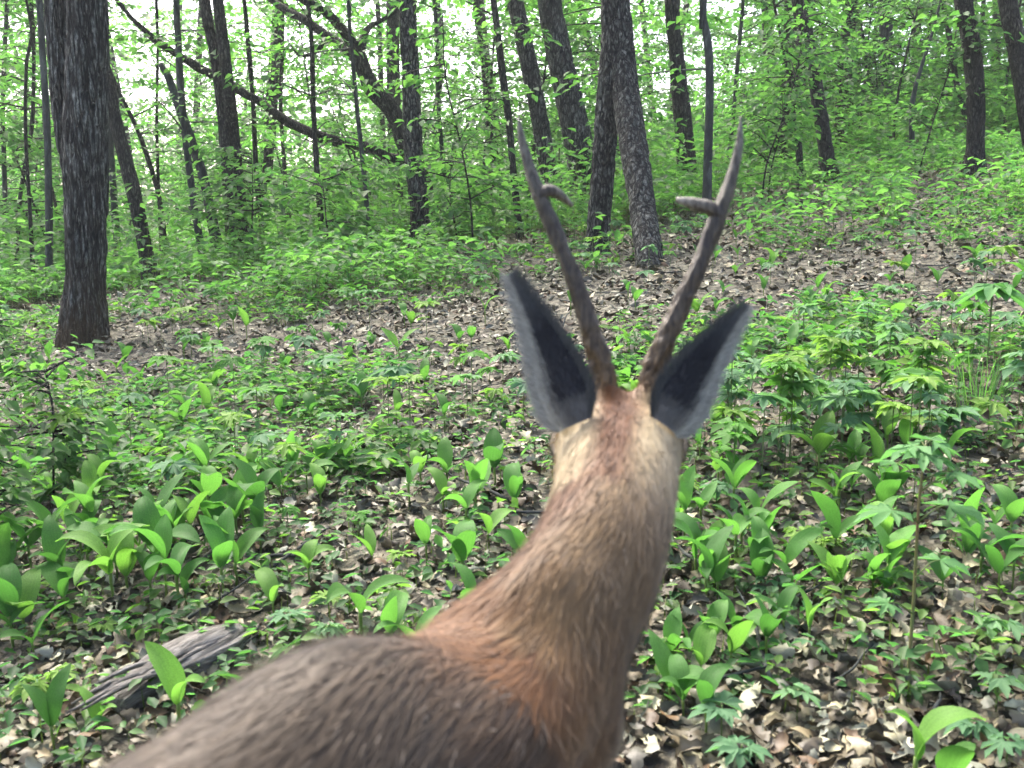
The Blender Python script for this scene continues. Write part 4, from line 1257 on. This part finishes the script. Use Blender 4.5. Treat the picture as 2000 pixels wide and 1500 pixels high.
# ears
def ear(base, tip, outward, pale_side, seed):
    base, tip = np.array(base), np.array(tip)
    ax = unit(tip - base); L = np.linalg.norm(tip - base)
    back = unit(np.array([0, -1.0, .1]) + outward * .25)            # convex side towards the tail
    b = unit(np.cross(back, ax)); back = np.cross(ax, b)
    if np.dot(b, outward) < 0: b = -b
    nr, ncn = 22, 11
    V, Cc = [], []
    for side_ in (1, -1):
        for i in range(nr):
            t_ = i / (nr - 1)
            wv = np.interp(t_, [0, .1, .22, .4, .6, .8, .93, 1], [.018, .026, .028, .023, .0155, .008, .0035, .0008])
            for j_ in range(ncn):
                c = -1 + 2 * j_ / (ncn - 1)
                depth = .55 * wv * (1 - c * c) + side_ * .0016 * (1 - c * c) 
                bend = -.005 * math.sin(t_ * math.pi)
                V.append(base + ax * (t_ * L) + b * (c * wv + bend) + back * depth)
                edge = np.clip((c - .15 + .25 * t_) / .4, 0, 1)
                dark_ = np.array([.012, .014, .018]) if t_ > .12 else np.array([.07, .072, .07])
                midg = np.array([.075, .082, .082])
                col = dark_ * (1 - np.clip((t_ - .55) / .4, 0, 1)) + midg * np.clip((t_ - .55) / .4, 0, 1)
                col = col * (1 - edge) + np.array([.29, .30, .265]) * edge
                if side_ < 0: col = np.array([.36, .34, .30])
                Cc.append(col)
    V = np.array(V); Cc = np.array(Cc)
    q = []
    h_ = nr * ncn
    for i in range(nr - 1):
        for j_ in range(ncn - 1):
            a_ = i * ncn + j_
            q.append([a_, a_ + 1, a_ + ncn + 1, a_ + ncn]); q.append([h_ + a_ + ncn, h_ + a_ + ncn + 1, h_ + a_ + 1, h_ + a_])
    eo = link('ear', mesh_np('ear', V - D0, [np.array(q)], Cc, None, True, mF), droot)
    # short hair on the back and a fringe on the rims
    n = 9000
    r = np.random.default_rng(seed)
    ii_ = r.integers(0, nr - 1, n); jj_ = r.integers(0, ncn - 1, n)
    rim = r.random(n) < .35
    jj_ = np.where(rim, np.where(r.random(n) < .5, 0, ncn - 2), jj_)
    fu, fv = r.random(n), r.random(n)
    a_ = ii_ * ncn + jj_
    hp = (V[a_] * ((1 - fu) * (1 - fv))[:, None] + V[a_ + 1] * (fu * (1 - fv))[:, None] + V[a_ + ncn] * ((1 - fu) * fv)[:, None] + V[a_ + ncn + 1] * (fu * fv)[:, None])
    hc_ = Cc[a_] * r.uniform(.7, 1.4, (n, 1))
    cpos = (jj_ + fu) / (ncn - 1) * 2 - 1
    rimc = np.where(cpos > 0, 1, -1)
    hc_ = np.where((rim & (cpos > 0))[:, None], np.array([.30, .305, .27]) * r.uniform(.5, 1.3, (n, 1)), np.where(rim[:, None], np.array([.05, .055, .055]) * r.uniform(.6, 1.5, (n, 1)), hc_))
    dirv = ax[None] * r.uniform(.5, 1, (n, 1)) + b[None] * (np.where(rim, rimc * .55, cpos * .25))[:, None] + back[None] * r.uniform(.05, .3, (n, 1)) + r.normal(0, .15, (n, 3))
    dirv = unit(dirv)
    hl_ = np.where(rim, r.uniform(.006, .019, n), r.uniform(.004, .010, n))
    lt = unit(np.cross(dirv, back[None]))
    wv = .0004
    HV = np.stack([hp - lt * wv, hp + lt * wv, hp + dirv * hl_[:, None]], 1).reshape(-1, 3) - D0
    fm = mesh_np('ear_hair', HV, [(np.arange(n) * 3)[:, None] + np.array([[0, 1, 2]])], np.repeat(hc_, 3, 0), None, True, mF)
    o = link('ear_hair', fm, eo)
    o['kind'] = 'stuff'
ear(P(1122, 832, .905), P(1000, 545, .955), np.array([-1.0, 0, 0]), -1, 1)
ear(P(1296, 836, .905), P(1452, 605, .955), np.array([1.0, 0, -.2]), 1, 2)

# antlers
mA, tA, bA, _ = new_mat('antler_horn')
co = coord(tA, 'Object', (60, 60, 12))
n = nz(tA, 5, 6, co)
at = tA.nodes.new('ShaderNodeAttribute'); at.attribute_name = 'Col'
tA.links.new(mixc(tA, at.outputs['Color'], ramp(tA, n, [(.38, (.35, .3, .25)), (.62, (1.5, 1.48, 1.4))]), 1.0), bA.inputs['Base Color'])
bA.inputs['Roughness'].default_value = .55
bump(tA, n, .8, .004, bA)
def horn(path, name, parent, cols, dsp=.0016):
    pts = np.array([P(a, b, d_) for a, b, _, d_ in path]); rad = np.array([wd * d_ / F for _, _, wd, d_ in path]) * (.86 if name == 'antler' else .9)
    def dd(q, r):
        an = np.arctan2(q[:, 1], q[:, 0])
        f_ = noise(np.column_stack([np.cos(an) * 3.5, np.sin(an) * 3.5, q[:, 2] * 22]), 61)
        g_ = noise(np.column_stack([np.cos(an) * 5, np.sin(an) * 5, q[:, 2] * 190]), 62) * 2.2 * np.clip(1.3 - q[:, 2] / .16, .25, 1)
        return ((f_ - .5) * 2 + (g_ - .5) * 1.2) * dsp * np.clip(r / .009, 0, 1)
    V, fs = tube(pts, rad, 20, .004, dd)
    t_ = np.clip(((V - pts[0]) @ unit(pts[-1] - pts[0])) / np.linalg.norm(pts[-1] - pts[0]), 0, 1)
    return link(name, mesh_np(name, V - D0, fs, lerp_stops(t_, cols), None, True, mA), parent)
AC = [(0, (.12, .075, .036)), (.12, (.085, .06, .034)), (.3, (.055, .042, .027)), (.62, (.034, .029, .02)), (.78, (.055, .052, .04)), (1, (.09, .09, .075))]
TC = [(0, (.036, .03, .022)), (.35, (.06, .054, .043)), (.65, (.11, .105, .088)), (1, (.15, .145, .125))]
an = horn([(1188, 800, 22, .955), (1178, 735, 23, .955), (1160, 670, 20, .955), (1127, 560, 18.5, .958), (1090, 465, 17.5, .962), (1060, 395, 18, .966), (1036, 335, 14, .97), (1020, 275, 9, .975), (1013, 228, 2, .98)], 'antler', droot, AC, .0026)
horn([(1046, 388, 13, .966), (1068, 372, 13, .966), (1093, 380, 10, .972), (1116, 402, 5, .98)], 'tine', an, TC, .0008)
an = horn([(1262, 800, 22, .955), (1273, 735, 23, .955), (1292, 680, 21, .955), (1330, 595, 19.5, .958), (1374, 500, 18, .962), (1405, 420, 19, .966), (1428, 350, 14, .97), (1443, 285, 9.5, .975), (1447, 228, 2, .98)], 'antler', droot, AC, .0026)
horn([(1410, 424, 14, .966), (1390, 408, 14.5, .965), (1355, 398, 13, .966), (1320, 390, 6, .97)], 'tine', an, TC, .0008)
# eyes and nose
mE, tE, bE, _ = new_mat('deer_eye'); bE.inputs['Base Color'].default_value = (.01, .007, .005, 1); bE.inputs['Roughness'].default_value = .08
def blob(name, c, r):
    V, fs = tube(np.array([[-r[0], 0, 0], [-r[0] * .7, 0, 0], [0, 0, 0], [r[0] * .7, 0, 0], [r[0], 0, 0]]), np.array([.1, .72, 1, .72, .1]) * r[1], 14, r[0] / 4)
    link(name, mesh_np(name, V + c - D0, fs, mat=mE), droot)
blob('eye', P(1096, 878, 1.0), (.012, .0125)); blob('eye', P(1322, 878, 1.0), (.012, .0125))
blob('nose', P(1212, 1022, 1.158), (.017, .013))
bpy.context.view_layer.update()
# ------------------------------------------------------------------ thin woodland haze
mH, tH, bH, oH = new_mat('woodland_haze')
tH.nodes.remove(bH)
pv = tH.nodes.new('ShaderNodeVolumePrincipled')
pv.inputs['Color'].default_value = (.92, .97, .95, 1)
pv.inputs['Density'].default_value = HAZE
pv.inputs['Anisotropy'].default_value = .3
tH.links.new(pv.outputs[0], oH.inputs['Volume'])
lo_, hi_ = np.array([-170, -160, -18.]), np.array([170, 168, 32.])
V = np.array([[(lo_, hi_)[a][0], (lo_, hi_)[b][1], (lo_, hi_)[c][2]] for a in (0, 1) for b in (0, 1) for c in (0, 1)])
hz = link('haze', mesh_np('haze', V, [np.array([[0, 1, 3, 2], [4, 6, 7, 5], [0, 4, 5, 1], [2, 3, 7, 6], [0, 2, 6, 4], [1, 5, 7, 3]])], smooth=False, mat=mH))
hz['kind'] = 'stuff'
tag(hz, 'thin pale haze hanging in the whole wood', 'haze')
# tell look-alikes apart by how close they stand to the landmark their label names
byl = {}
for o, lm, at_ in REG:
    byl.setdefault(o['label'], []).append((math.hypot(at_[0] - LM[lm][0], at_[1] - LM[lm][1]), o))
for lab, lst in byl.items():
    if len(lst) > 1:
        for k, (_, o) in enumerate(sorted(lst, key=lambda e: e[0])):
            o['label'] = lab + ', ' + ORD(k)
